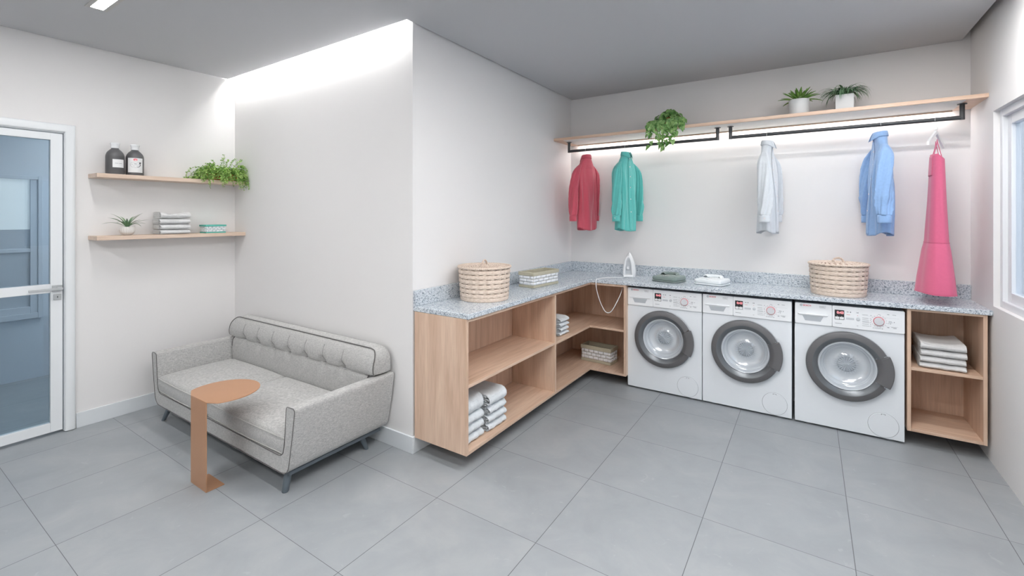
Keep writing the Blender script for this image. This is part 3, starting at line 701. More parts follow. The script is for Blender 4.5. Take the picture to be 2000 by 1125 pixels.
def ring(v, t=0.0):
    z = lerp(zb, ztop, v); w = halfw(z); out = [bpt(u / (nx - 1), v) for u in range(nx)]
    yB = yb - .010 * abs(2 * v - 1) ** 4; a_, b_ = out[-1], out[0]
    out += [(a_[0] + .008 * sin(PI * q / 8), lerp(a_[1], yB, q / 8), z) for q in range(1, 8)]
    out += [(lerp(w, -w, q / 60), yB, z) for q in range(61)]
    out += [(b_[0] - .008 * sin(PI * q / 8), lerp(yB, b_[1], q / 8), z) for q in range(1, 8)]
    if t: ym = .5 * (a_[1] + yB); out = [(p[0] * (1 - .012 * t), lerp(p[1], ym, 1 - cos(t * PI / 2)), p[2] + .009 * sin(t * PI / 2)) for p in out]
    return out
rows_ = [ring(j / (nz - 1)) for j in range(nz)] + [ring(1, t) for t in (.25, .45, .62, .78, .9, 1)]
nr = len(rows_[0])
g.add([p for r_ in rows_ for p in r_], [(j * nr + i, j * nr + (i + 1) % nr, (j + 1) * nr + (i + 1) % nr, (j + 1) * nr + i) for j in range(len(rows_) - 1) for i in range(nr)])
bc = g.obj('back_cushion', M['sofa'], so, smooth=50, weld=False)
def ppt(x, z): return (x, bfront(max(-.86, min(.86, x * .985)), min(z, .640)) + .0085, z + .001)
pts = [ppt(-halfw(lerp(zb, ztop, v / 60)) + .001, lerp(zb, ztop, v / 60)) for v in range(23, 60)]
wt_ = halfw(ztop); pts += [ppt(lerp(-wt_, wt_, u / 60), ztop) for u in range(0, 61)]
pts += [ppt(halfw(lerp(zb, ztop, v / 60)) - .001, lerp(zb, ztop, v / 60)) for v in range(59, 22, -1)]
g = G(); g.tube(pts, .0034, 8); g.obj('piping', M['piping'], bc, smooth=60)
g = G()
for k in range(len(bx) + 1):
    a = -.836 if k == 0 else bx[k - 1]; b_ = .836 if k == len(bx) else bx[k]
    g.tube([(lerp(a, b_, t / 10), bfront(lerp(a, b_, t / 10), ZS) - .0012, ZS - .004 * sin(PI * t / 10)) for t in range(11)], .0013, 6)
for b_ in bx: g.tube([(b_, bfront(b_, z) - .0008, z) for z in [ZS + .004 + .012 * q for q in range(11)]], .0010, 6)
g.obj('seam', M['piping'], bc)
for b_ in bx:
    g = G(); g.lathe([(.001, -.004), (.007, -.003), (.010, .001), (.009, .005)], 16, (b_, bfront(b_, ZS), ZS), 'y'); g.obj('tuft_button', M['sofa'], bc, smooth=60)
# under-frame and legs
for s in (-1, 1):
    g = G(); g.prism(rrect(s * .800 - .017, s * .800 + .017, .092, .1155, .008), Yf + .030, Yb - .03, 'y'); g.obj('frame_rail', M['leg_metal'], so, smooth=40)
g = G(); g.box(-.785, .785, Yf + .05, Yf + .075, .092, .1155); g.box(-.785, .785, Yb - .09, Yb - .065, .092, .1155); g.obj('frame_rail', M['leg_metal'], so, bevel=.003)
for (tx, ty, fx, fy) in ((-.752, Yf + .052, -.782, 1.368 - 1.68), (.772, Yf + .050, .780, 1.372 - 1.68), (-.752, .215, -.78, .228), (.752, .205, .780, .228)):
    g = G(); P0 = Vector((tx, ty, .0925)); P1 = Vector((fx, fy, 0)); g.lathe([(.0195, 0), (.0190, .3), (.0182 if tx > .76 else .0135, .95), (.0150 if tx > .76 else .011, 1)], 20)
    g.v = [tuple(P0.lerp(P1, z) + Vector((x, y, 0))) for x, y, z in g.v]; g.obj('leg', M['leg_metal'], so, smooth=40)

# ============================================================ SIDE TABLE
st = empty('side_table', (-2.79, 1.134, 0), 'rust orange folded metal side table with round top in front of sofa', 'table')
g = G(); g.box(-.0915, .0915, 0, .0045, .0045, .4795); g.obj('upright', M['rust'], st, bevel=.0008)
g = G(); g.box(-.0915, .0915, 0, .092, 0, .0045); g.obj('base_plate', M['rust'], st, bevel=.0008)
pl = [(-.0915, 0), (.0915, 0)]
for k in range(49):
    a = R(-32 + 244 * k / 48); pl.append((-.010 + .186 * cos(a), .130 + .186 * sin(a)))
g = G(); g.prism(pl, .4795, .4845); g.obj('tabletop', M['rust'], st, bevel=.0008)
# ============================================================ CLOTHES
def hanger(x, a, label, yw=.205, drop=.112):
    """a: turn of the hanger about the vertical, local x runs along the arms"""
    e = empty('clothes_hanger', (x, RY, RZ), label, 'hanger', rz=a, group='white clothes hangers on the rails')
    g = G(); pts = [(.0 + .0185 * cos(R(t)), 0, .0185 * sin(R(t)) - .0035) for t in range(200, -91, -10)]
    q = pts[::1]; q = [(p[0], p[1], p[2]) for p in q] + [(0, 0, -.04), (0, 0, -.072)]
    g.tube([(p[0] * 1.0, p[1], p[2] + .0) for p in q], .0013, 6); g.obj('hook', M['grey_steel'], e, smooth=60)
    g = G(); n = 17
    top = [(lerp(-yw, yw, k / (n - 1)), -.071 - drop * abs(lerp(-1, 1, k / (n - 1))) ** 1.05) for k in range(n)]
    g.prism(top + [(a_, b_ - .022) for a_, b_ in reversed(top)], -.006, .006, 'y'); g.lathe([(.010, -.066), (.009, -.05), (.004, -.046)], 14)
    g.obj('arms', M['white_plastic'], e, smooth=50)
    return e

def shirt(x, a, m, label, seed, L_=.665, name='shirt', W=.205, DEP=.046, swing=0, open_=False, back=False):
    rnd = random.Random(seed); ph = [rnd.uniform(0, 6.28) for _ in range(8)]
    z0 = 2.037                                                     # neckline height
    e = empty(name, (x, RY, z0), label, 'shirt', rz=a, group='shirts hanging from the rails')
    wt = [(0, .046), (.010, .052), (.030, .068), (.060, .092), (.095, .116), (.125, .128), (.16, .134), (.25, .130), (.4, .126), (1, .136)]
    dt = [(0, .038), (.02, .037), (.05, .034), (.1, .034), (.2, .042), (.35, .052), (1, .058)]
    def tor(u, v):
        s = v ** 1.25 * L_
        c, s_ = cos(2 * PI * u), sin(2 * PI * u)
        tail = .028 * abs(s_) ** 2 * (v ** 6)
        w = interp(wt, s); d = interp(dt, s)
        k = min(1, s / .22)
        fold = k * (.0095 * sin(5 * 2 * PI * u + ph[0] + 3 * v) + .0045 * sin(9 * 2 * PI * u + ph[1] - 5 * v) + .0012 * sin(9 * v + 17 * 2 * PI * u + ph[2])) * min(1, v * 1.6 + .15)
        px_ = abs(c) ** .75 * (1 if c > 0 else -1) * w; py_ = abs(s_) ** .85 * (1 if s_ > 0 else -1) * d
        px_ += fold * c * .6; py_ += fold * s_ * 1.3 + swing * v * v
        # body side falls inward a little under the sleeve
        px_ *= 1 - .10 * min(1, max(0, (s - .1) / .3)) + .03 * max(0, s - .4)
        return (px_, py_, -s - tail)
    g = G(); nu, nv = 128, 72
    g.grid(tor, nu, nv, cu=True)
    o = g.obj('torso', m, e, smooth=80); md = o.modifiers.new('thick', 'SOLIDIFY'); md.thickness = .0016; md.offset = -1
    # sleeves
    for s in (-1, 1):
        rr = random.Random(seed * 3 + s); p = [rr.uniform(0, 6.28) for _ in range(4)]
        fw = rr.uniform(.012, .022)
        path = []; N_ = 40
        for k in range(N_ + 1):
            t = k / N_
            zz = -.058 - .492 * t; xx = s * (interp([(0, .078), (.04, .102), (.10, .128), (.2, .150), (.5, .168), (1, .176)], t)); yy = fw * sin(PI * t * .8) + .012 * t + swing * t * t
            path.append((xx, yy, zz))
        def slv(u, v, p=p, path=path, s=s):
            k = v * N_; i = min(int(k), N_ - 1); f_ = k - i; a_, b_ = path[i], path[i + 1]
            ctr = [lerp(a_[q], b_[q], f_) for q in range(3)]
            rx = interp([(0, .006), (.05, .014), (.14, .024), (.5, .028), (.9, .024), (1, .022)], v); ry = interp([(0, .012), (.06, .024), (.16, .041), (.30, .047), (.5, .047), (.85, .045), (.93, .042), (1, .034)], v)
            fo = .0055 * sin(4 * 2 * PI * u + p[0] + 6 * v) + .0028 * sin(11 * 2 * PI * u + p[1] + 16 * v) + .004 * sin(26 * v + p[2]) * (v > .72) * sin(2 * PI * u + p[3])
            fo *= min(1, v * 4)
            return (ctr[0] + (rx + fo) * cos(2 * PI * u), ctr[1] + (ry + fo) * sin(2 * PI * u), ctr[2])
        g = G(); g.grid(slv, 40, 64, cu=True); o = g.obj('sleeve', m, e, smooth=80); md = o.modifiers.new('thick', 'SOLIDIFY'); md.thickness = .0014; md.offset = -1
        cx_, cy_, cz_ = path[-1]
        g = G(); g.grid(lambda u, v: (cx_ + (.0245 + .0015 * sin(PI * v)) * cos(2 * PI * u), cy_ + (.0375 + .0010 * sin(PI * v)) * sin(2 * PI * u), cz_ + .003 - .056 * v), 36, 6, cu=True)
        c_ = g.obj('cuff', m, o, smooth=80); md = c_.modifiers.new('thick', 'SOLIDIFY'); md.thickness = .0018; md.offset = 0
        g = G(); g.lathe([(.0001, 0), (.0048, 0), (.0048, .002), (.0001, .002)], 14, (cx_ + s * .0250, cy_ + .006, cz_ - .022), 'x'); g.obj('cuff_button', M['button_m'], c_, smooth=40)
    # collar: a stand with a turned-down flap whose points meet in front (+y)
    def stand(u, v):
        an = lerp(R(-82), R(262), u); return ((.047 - .005 * v) * cos(an + 0), (.040 - .004 * v) * sin(an) , -.012 + .030 * v)
    def ang(u): return lerp(R(100), R(440), u)
    g = G()
    g.grid(lambda u, v: ((.049 - .004 * v) * cos(ang(u)), (.042 - .003 * v) * sin(ang(u)), -.014 + .036 * v + .004 * (1 - sin(ang(u)))), 48, 5)
    def flap(u, v):
        a_ = ang(u); e_ = abs(u - .5) * 2; ln = .036 + .026 * max(0, e_ - .62) / .38
        r_ = .044 + .007 * v ** .7 + .004 * e_ * v
        px_ = r_ * cos(a_) * 1.05; py_ = (r_ - .006) * sin(a_)
        if e_ > .62: q = (e_ - .62) / .38; py_ += .012 * q * v; px_ += (1 if cos(a_) > 0 else -1) * .008 * q * v
        return (px_, py_, .024 + .004 * (1 - sin(a_)) - ln * v + .004 * sin(PI * v))
    g.grid(flap, 60, 9)
    co = g.obj('collar', m, e, smooth=60); md = co.modifiers.new('thick', 'SOLIDIFY'); md.thickness = .0022; md.offset = 0
    # placket with buttons, at the front (u = .25)
    g = G()
    def plk(u, v):
        p = tor(.25 + (u - .5) * .028 + .004 * sin(3 * v), .035 + .955 * v); q = Vector((p[0], p[1], p[2])); return (q.x, q.y + .0030, q.z)
    g.grid(plk, 5, 60); pk = g.obj('placket', m, e, smooth=80); md = pk.modifiers.new('thick', 'SOLIDIFY'); md.thickness = .0016; md.offset = 0
    for k in range(6):
        p = plk(.5, .06 + .15 * k); g = G(); g.lathe([(.0001, 0), (.0052, 0), (.0052, .0022), (.0001, .0022)], 14, (p[0], p[1] + .001, p[2]), 'y'); g.obj('button', M['button_m'], pk, smooth=40)
    # yoke seam over the back
    g = G(); g.tube([(lambda p: (p[0], p[1] - .0012, p[2]))(tor(.56 + .38 * k / 30, .215)) for k in range(31)], .0011, 5); g.obj('yoke_seam', m, e)
    return e
# local +y is the front; rz = -90 faces +x
hanger(-1.785, R(76), 'white hanger holding up the red shirt', .090); shirt(-1.785, R(76), M['red_cloth'], 'red long-sleeved shirt seen from behind, hanging at the rail corner', 3)
hanger(-1.396, R(-106), 'white hanger holding up the teal shirt', .090); shirt(-1.396, R(-106), M['teal_cloth'], 'teal long-sleeved shirt hanging below the trailing plant', 7)
hanger(-.270, R(-100), 'white hanger holding up the pale grey shirt', .090); shirt(-.270, R(-100), M['grey_cloth'], 'pale grey long-sleeved shirt hanging alone in mid wall', 11)
hanger(.412, R(99), 'white hanger holding up the blue shirt', .090); shirt(.412, R(99), M['blue_cloth'], 'light blue chambray shirt hanging beside the pink apron', 17)
hanger(.700, R(66), 'white hanger holding up the pink apron', .15, .085)

# apron
def apron():
    e = empty('apron', (.700, RY, 2.0), 'long rose pink apron with flared skirt hanging beside the window wall', 'apron', rz=R(-6))
    # section: open curve wrapped round the hanger, front towards -x
    hy = [(0, .080), (.10, .088), (.3, .106), (.575, .134), (.62, .146), (.80, .172), (.90, .178)]
    hx = [(0, .040), (.10, .044), (.3, .052), (.575, .068), (.62, .078), (.80, .098), (.90, .106)]
    def pt(u, v):
        s = v * .90; th = lerp(R(-128), R(128), u); w = interp(hy, s); d = interp(hx, s)
        k = min(1, s / .5); fo = k * (.0030 * sin(6 * th + 2 * v) + .0012 * sin(11 * th + 1 + 3 * v))
        x_ = -(d + fo) * cos(th); y_ = (w + fo) * sin(th)
        rise = .045 * (1 - abs(u - .5) * 2) * (1 - v) ** 3
        low = .0025 * sin(3 * th) * v ** 8
        return (x_ + .012, y_, -.115 + rise * 0 - s - low - .035 * max(0, abs(u - .5) * 2 - .6) / .4 * (1 - v) ** 6)
    g = G(); g.grid(lambda u, v: pt(u, v * .64), 96, 60); a = g.obj('apron_bib', M['pink_cloth'], e, smooth=80); md = a.modifiers.new('thick', 'SOLIDIFY'); md.thickness = .0018; md.offset = 0
    g = G(); g.grid(lambda u, v: (lambda p: (p[0] * (1.006 + .10 * v), p[1] * (1.006 + .10 * v), p[2]))(pt(u, .635 + v * .365)), 96, 36); b_ = g.obj('skirt', M['pink_cloth'], e, smooth=80); md = b_.modifiers.new('thick', 'SOLIDIFY'); md.thickness = .0018; md.offset = 0
    for (v0, n_, r_) in ((.999, 'hem', .0026),):
        g = G(); g.tube([(lambda p: (p[0] * 1.108, p[1] * 1.108, p[2]))(pt(k / 60, v0)) for k in range(61)], r_, 6); g.obj(n_, M['pink_cloth'], b_, smooth=60)
    g = G(); g.tube([(lambda p: (p[0] * 1.02, p[1] * 1.02, p[2]))(pt(k / 60, .637)) for k in range(61)], .0030, 6); g.obj('waist_seam', M['pink_cloth'], a, smooth=60)
    g = G(); g.grid(lambda u, v: (lambda p: (p[0] * 1.05 - .001, p[1] * 1.04, p[2]))(pt(.33 + .34 * u, .015 + .14 * v)), 24, 14); p_ = g.obj('pocket', M['pink_cloth'], a, smooth=80); md = p_.modifiers.new('thick', 'SOLIDIFY'); md.thickness = .0022; md.offset = 0
    for s in (-1, 1):
        p = pt(.5 + s * .20, 0); q = pt(.5 + s * .46, .04)
        g = G(); pts = []
        top = Vector((.002, s * .052, -.020 + .0)); P0 = Vector(p); P1 = Vector(q)
        for k in range(21):
            t = k / 20; b1 = P0.lerp(P1, t); h = sin(PI * t) ** .7; pts.append((lerp(b1.x, top.x, h), lerp(b1.y, top.y, h), lerp(b1.z, top.z, h) if h < 1 else top.z))
        g.tube(pts, .0036, 8, flat=.6); g.obj('strap', M['pink_cloth'], a, smooth=60)
    return e
apron()
# ============================================================ TOWELS
def towel_mesh(w, d, h, seed, sag=0.0, layers=3):
    """folded towel; the rounded fold faces -y, width along x, depth along +y; layered ends at the sides"""
    rnd = random.Random(seed); p = [rnd.uniform(0, 6.28) for _ in range(6)]
    g = G(); lh = h / layers
    # spiral-like profile in (y,z): stacked slabs joined by a rounded outer fold
    def slab(k):
        z0 = k * lh + .0004; z1 = (k + 1) * lh
        def f(u, v):
            a = 2 * PI * v
            # superellipse section
            c, s_ = cos(a), sin(a); ex = .35
            yy = d / 2 + (d / 2 - .001 * k) * (abs(c) ** ex) * (1 if c > 0 else -1)
            zz = (z0 + z1) / 2 + (z1 - z0) / 2 * (abs(s_) ** .8) * (1 if s_ > 0 else -1)
            x = lerp(-w / 2, w / 2, u)
            wob = .0022 * sin(9 * u * 2 + p[0] + k) + .0016 * sin(23 * u + p[1]) + .001 * sin(31 * v * 2 + p[2])
            e_ = min(u, 1 - u)
            zz += sag * (-(sin(PI * u)) * .012 * k / layers) + .0012 * sin(17 * u + p[3] + k)
            if e_ < .03: zz = lerp((z0 + z1) / 2 + (zz - (z0 + z1) / 2) * .8, zz, e_ / .03)
            return (x + .0015 * sin(5 * a + p[4] + k), yy + wob, zz)
        g.grid(f, 26, 28, cv=True)
        n = 28
        for u in (0, 1): g.add([f(u, j / n) for j in range(n)], [tuple(range(n))])
    for k in range(layers): slab(k)
    # outer wrap over the front fold and the top
    def wrap(u, v):
        x = lerp(-w / 2 + .002, w / 2 - .002, u)
        path = [(d * .97, h + .001), (d * .5, h + .003), (d * .12, h + .003), (.018, h + .001), (-.001, h * .86), (-.011, h * .66), (-.014, h * .46), (-.011, h * .28), (-.002, h * .08), (.018, .0008), (d * .2, .0008)]
        t = v * (len(path) - 1); i = min(int(t), len(path) - 2); f_ = t - i
        y = lerp(path[i][0], path[i + 1][0], f_); z = lerp(path[i][1], path[i + 1][1], f_)
        y += .0022 * sin(8 * u * 2 + p[0]) + .0012 * sin(29 * u + p[2]); z += (.0016 * sin(13 * u + p[5]) - sag * .012 * sin(PI * u)) * (z > h * .6) 
        return (x, y, max(z, .0004))
    g.grid(wrap, 40, 33)
    return g
def towel(loc, rz, w, d, h, seed, label, group, m=None, sag=0, layers=3):
    g = towel_mesh(w, d, h, seed, sag, layers)
    o = g.obj('folded_towel', m or M['towel'], smooth=60); o.location = loc; o.rotation_euler = (0, 0, rz)
    sd = o.modifiers.new('thick', 'SOLIDIFY'); sd.thickness = .0016; sd.offset = 0
    md = o.modifiers.new('sub', 'SUBSURF'); md.levels = 0; md.render_levels = 1
    tx = bpy.data.textures.get('terry') or bpy.data.textures.new('terry', 'CLOUDS'); tx.noise_scale = .009
    dm = o.modifiers.new('pile', 'DISPLACE'); dm.texture = tx; dm.strength = .0030; dm.mid_level = .5; dm.texture_coords = 'GLOBAL'
    return tag(o, label, 'towel', group)
pos4 = ['bottom', 'second from bottom', 'second from top', 'top']
def stack(x, y, z, rz, w, d, hs_, seed, where, group, m=None, layers=3, jit=.003):
    rnd = random.Random(seed); n = len(hs_); z += .0014
    for k, h in enumerate(hs_):
        q = 'bottom' if k == 0 else 'top' if k == n - 1 else pos4[k]
        towel((x + rnd.uniform(-jit, jit), y + rnd.uniform(-jit, jit), z), rz + rnd.uniform(-.02, .02), w * rnd.uniform(.975, 1.0), d, h, seed + k, f'{q} folded towel of the {where}', group, m, sag=1.2 if k == n - 1 else 0, layers=layers)
        z += h + .0068
# stacks A and B in the corner unit, folds facing +x
stack(-1.700, 2.166, Z0 + T + .001, R(90), .196, .26, [.048, .052, .052, .090], 21, 'stack beside the oak end panel, low shelf', 'towels stacked low in the corner unit')
stack(-1.692, 2.405, Z0 + T + .001, R(90), .200, .26, [.044, .046, .046, .072], 31, 'second stack from the oak end panel, low shelf', 'towels stacked low in the corner unit')
stack(-1.706, 3.385, .4992, R(90), .160, .20, [.026, .030, .030, .034], 41, 'small stack on the corner unit middle shelf', 'small towels on the middle shelf', layers=2)
stack(.706, 3.880, .5112, R(-2), .222, .32, [.030, .034, .036, .042], 51, 'stack in the narrow cabinet right of washers', 'towels in the narrow cabinet', M['towel_warm'], layers=4)
stack(-4.112, 1.514, 1.3424, R(90), .206, .135, [.030, .036, .036, .044], 61, 'stack on the lower wall shelf', 'towels on the lower wall shelf', M['towel_warm'], layers=4)

# ============================================================ BASKETS
def rope_arch(pts, r, turns, name, m, parent):
    g = G()
    for s in (0, 1):
        out = []
        P = [Vector(p) for p in pts]
        for i, p in enumerate(P):
            t = ((P[min(i + 1, len(P) - 1)]) - P[max(i - 1, 0)]).normalized(); x = t.orthogonal().normalized() if i == 0 else (px - t * px.dot(t)).normalized(); px = x; y = t.cross(x)
            a = 2 * PI * turns * i / (len(P) - 1) + PI * s; out.append(p + (x * cos(a) + y * sin(a)) * r * .55)
        g.tube(out, r * .62, 8)
    return g.obj(name, m, parent, smooth=60)
def basket(x, y, rz, label):
    e = empty('lidded_basket', (x, y, .9175), label, 'basket', rz=rz, group='round rattan laundry baskets on the worktop')
    rows = 6; ns = 20; z0, z1 = .026, .212
    def rad(z): return lerp(.162, .175, z / .212)
    g = G()
    # foot band
    g.lathe([(.150, 0), (.163, .001), (.166, .012), (.165, .026), (.155, .028)], 72, mi=0)
    g.lathe([(.154, .026), (.166, .212), (.150, .212)], 72, mi=1, cap=False)
    hrow = (z1 - z0) / rows
    for k in range(rows):
        for half, (zc, hh, ph) in enumerate(((z0 + (k + .42) * hrow, hrow * .385, 0), (z0 + (k + .92) * hrow, hrow * .10, PI))):
            def f(u, v, zc=zc, hh=hh, ph=ph, half=half):
                a = 2 * PI * u; wv = cos(ns * a + ph); a2 = 2 * PI * v
                r_ = rad(zc) - (0 if half == 0 else .0045) + (.0019 if half == 0 else .0032) * wv
                zz = zc + hh * (abs(sin(a2)) ** .7) * (1 if sin(a2) > 0 else -1) * (1 + (.10 if half == 0 else .6) * wv) + .0006 * sin(3 * a + k)
                return ((r_ + .0024 * cos(a2)) * cos(a), (r_ + .0024 * cos(a2)) * sin(a), zz)
            g.grid(f, 260, 12, cu=True, cv=True, mi=0)
    g.obj('basket_body', [M['wicker'], M['wicker_gap']], e, smooth=50)
    # lid
    g = G(); rows = 15
    g.lathe([(.172, .2135), (.172, .219), (.10, .226), (.001, .229)], 72, mi=1, cap=False)
    for k in range(rows):
        rr = .012 + k * .0112
        def f(u, v, rr=rr, k=k):
            a = 2 * PI * u; a2 = 2 * PI * v; n_ = max(6, int(rr * 190)); wv = cos(n_ * a + PI * (k % 2))
            return ((rr + .0050 * cos(a2)) * cos(a), (rr + .0050 * cos(a2)) * sin(a), .2275 - .010 * (rr / .18) ** 2 + .0022 * wv + .0028 * sin(a2))
        g.grid(f, max(24, int(rr * 1300)), 6, cu=True, cv=True, mi=0)
    lid = g.obj('lid', [M['wicker'], M['wicker_gap']], e, smooth=50)
    g = G(); ns2 = 84; n = 504
    def rim(u, v):
        a = 2 * PI * u; a2 = 2 * PI * v
        r_ = .0078 * (1 + .17 * cos(ns2 * a - 2 * a2 if False else ns2 * a + 2.0 * a2))
        return ((.1765 + r_ * cos(a2)) * cos(a), (.1765 + r_ * cos(a2)) * sin(a), .2205 + r_ * sin(a2))
    g.grid(rim, n, 12, cu=True, cv=True); g.obj('rope_rim', M['wicker'], lid, smooth=50)
    rope_arch([(.036 * cos(PI * k / 24), 0, .226 + .036 * sin(PI * k / 24)) for k in range(25)], .0068, 4, 'handle', M['wicker'], lid)
    return e
basket(-1.862, 2.500, R(100), 'round lidded rattan basket on the worktop beside the woven box')
basket(.176, 4.044, R(20), 'round lidded rattan basket on the worktop above the third washer')

def woven_box(x, y, z, rz, w, d, h, label, rimm, cols=6, rows=3, rimh=.030, both=True, lid=False):
    e = empty('woven_box', (x, y, z), label, 'basket', rz=rz)
    t = .010; bh = rimh * .72
    g = G()
    # liner walls and floor
    g.box(-w / 2 + .003, w / 2 - .003, -d / 2 + .003, -d / 2 + .007, bh * .5, h - .002); g.box(-w / 2 + .003, w / 2 - .003, d / 2 - .007, d / 2 - .003, bh * .5, h - .002)
    g.box(-w / 2 + .003, -w / 2 + .007, -d / 2 + .007, d / 2 - .007, bh * .5, h - .002); g.box(w / 2 - .007, w / 2 - .003, -d / 2 + .007, d / 2 - .007, bh * .5, h - .002); g.box(-w / 2 + .003, w / 2 - .003, -d / 2 + .003, d / 2 - .003, .002, .006)
    g.obj('liner', rimm if both else M['paper_gap'], e)
    g = G(); zz0, zz1 = bh, h - rimh; rh = (zz1 - zz0) / rows
    def strip(o_, ux, uy, length, nc):
        for r_ in range(rows):
            off = 0 if r_ % 2 else .5
            cw = length / nc; k = -1
            while k * cw < length:
                a = max(0, (k + off) * cw); b_ = min(length, (k + 1 + off) * cw); k += 1
                if b_ - a < .004: continue
                def f(u, v, a=a, b_=b_, r_=r_):
                    s = a + .0012 + (b_ - a - .0024) * u; bl = .0045 * sin(PI * u) ** .5 * (.6 + .4 * sin(PI * v))
                    zz = zz0 + (r_ + .06) * rh + rh * .88 * v
                    return (o_[0] + ux[0] * s + uy[0] * bl, o_[1] + ux[1] * s + uy[1] * bl, zz)
                g.grid(f, 7, 4)
    strip((-w / 2 + .003, -d / 2 + .003), (1, 0), (0, -1), w - .006, cols); strip((w / 2 - .003, d / 2 - .003), (-1, 0), (0, 1), w - .006, cols)
    nd = max(2, round(cols * d / w)); strip((w / 2 - .003, -d / 2 + .003), (0, 1), (1, 0), d - .006, nd); strip((-w / 2 + .003, d / 2 - .003), (0, -1), (-1, 0), d - .006, nd)
    o = g.obj('woven_side', M['paper_white'], e, smooth=60); md = o.modifiers.new('thick', 'SOLIDIFY'); md.thickness = .0015; md.offset = 1
    def band(z0, z1, out, name):
        g = G(); a, b_ = w / 2 + out, d / 2 + out
        if lid and z1 > h - .001: g.box(-a, a, -b_, b_, z0, z1)
        else:
            g.box(-a, a, -b_, -b_ + t, z0, z1); g.box(-a, a, b_ - t, b_, z0, z1); g.box(-a, -a + t, -b_ + t, b_ - t, z0, z1); g.box(a - t, a, -b_ + t, b_ - t, z0, z1)
        g.obj(name, rimm, e, bevel=.002)
    band(h - rimh, h, .004, 'rim_band'); band(0, bh, .001, 'bottom_band')
woven_box(-1.852, 3.235, .9175, R(84), .350, .145, .122, 'open white woven box with seagrass rim on the worktop by the basket', M['seagrass'], cols=5, rimh=.028)
woven_box(-1.655, 4.030, Z0 + T + .0005, R(-4), .300, .150, .148, 'open white woven box with seagrass rim inside the corner shelf unit', M['seagrass'], cols=6, rimh=.034)
woven_box(-4.160, 1.800, 1.3424, R(90), .150, .11, .068, 'small white woven box with teal trim on the lower wall shelf', M['teal_rim'], cols=5, rimh=.014, lid=True)
# ============================================================ IRON
ir = empty('steam_iron', (-1.392, 4.105, .9175), 'white clothes iron standing on its heel on the worktop', 'iron', rz=R(14))
def ogive(w, h, z0=0, n=14, flat=.72):
    L_ = []; 
    for k in range(n + 1):
        t = k / n; z = h * t; x = w * (1 - t ** 2.3) ** .80 * (.86 + .14 * sin(PI / 2 * min(1, t / .3))); L_.append((x, z0 + z))
    return L_ + [(-x, z) for x, z in reversed(L_[:-1])]
g = G(); g.prism(ogive(.062, .232), .030, .036, 'y'); g.obj('soleplate', M['steel'], ir, bevel=.001)
g = G(); secs = [(.030, .0615, .231), (.012, .0600, .228), (-.004, .0555, .214), (-.012, .050, .200)]
pr_ = [ogive(w, h, 0) for y, w, h in secs]; n = len(pr_[0]); v = []
for (y, w, h), pr2 in zip(secs, pr_): v += [(x, y, z) for x, z in pr2]
f = [(j * n + i, j * n + (i + 1) % n, (j + 1) * n + (i + 1) % n, (j + 1) * n + i) for j in range(3) for i in range(n)] + [tuple(range(n)), tuple(range(3 * n, 4 * n))]
g.add(v, f); ib = g.obj('iron_body', M['white_plastic'], ir, smooth=45, bevel=.002)
# handle: closed loop standing off the body, ogive-shaped opening
g = G(); pts = []
for k in range(41):
    t = k / 40; a = PI * t
    x = -.038 * cos(a) * (1.0); z = .018 + .172 * sin(a) ** .9
    pts.append((x - .004, -.020 - .022 * sin(a) ** .5, z))
g.tube(pts, [.0125 - .003 * sin(PI * k / 40) for k in range(41)], 12); g.obj('handle', M['white_plastic'], ir, smooth=60)
g = G(); g.box(-.046, .040, -.046, .028, 0, .026); g.obj('heel', M['white_plastic'], ir, bevel=.008, seg=3)
g = G(); g.prism([(x * .62, z * .70 + .030) for x, z in ogive(.052, .2)], -.0135, -.0121, 'y'); g.obj('inset_panel', M['grey_plastic'], ib, bevel=.001)
g = G(); g.lathe([(.020, -.0136), (.020, -.024), (.017, -.026)], 28, (-.010, 0, .085), 'y'); dl = g.obj('temperature_dial', M['grey_plastic'], ir, smooth=40)
g = G(); g.lathe([(.010, -.0261), (.010, -.031), (.008, -.032)], 24, (-.010, 0, .085), 'y'); g.obj('dial_cap', M['white_plastic'], dl, smooth=40)
# cord: along the worktop, over the edge, a hanging loop, up under the worktop
def spline(P, n=12):
    P = [Vector(p) for p in P]; out = []
    for i in range(len(P) - 1):
        p0 = P[max(i - 1, 0)]; p1 = P[i]; p2 = P[i + 1]; p3 = P[min(i + 2, len(P) - 1)]
        for k in range(n):
            t = k / n; out.append(.5 * ((2 * p1) + (p2 - p0) * t + (2 * p0 - 5 * p1 + 4 * p2 - p3) * t * t + (3 * p1 - p0 - 3 * p2 + p3) * t ** 3))
    out.append(P[-1]); return out
C0 = Vector((-1.392, 4.105, .9175))
cp = [(-1.405, 4.060, .926), (-1.430, 4.02, .9225), (-1.480, 3.985, .9220), (-1.540, 3.92, .9220), (-1.572, 3.82, .9220), (-1.578, 3.782, .920), (-1.578, 3.770, .895), (-1.572, 3.768, .83), (-1.540, 3.768, .730), (-1.500, 3.770, .655), (-1.470, 3.775, .637), (-1.440, 3.785, .655), (-1.405, 3.80, .72), (-1.378, 3.84, .800), (-1.372, 3.88, .862)]
g = G(); g.tube([tuple(p - C0) for p in spline(cp, 8)], .0036, 8)
cd = g.obj('power_cord', M['white_plastic'], ir, smooth=60); cd.rotation_euler = (0, 0, -R(14))

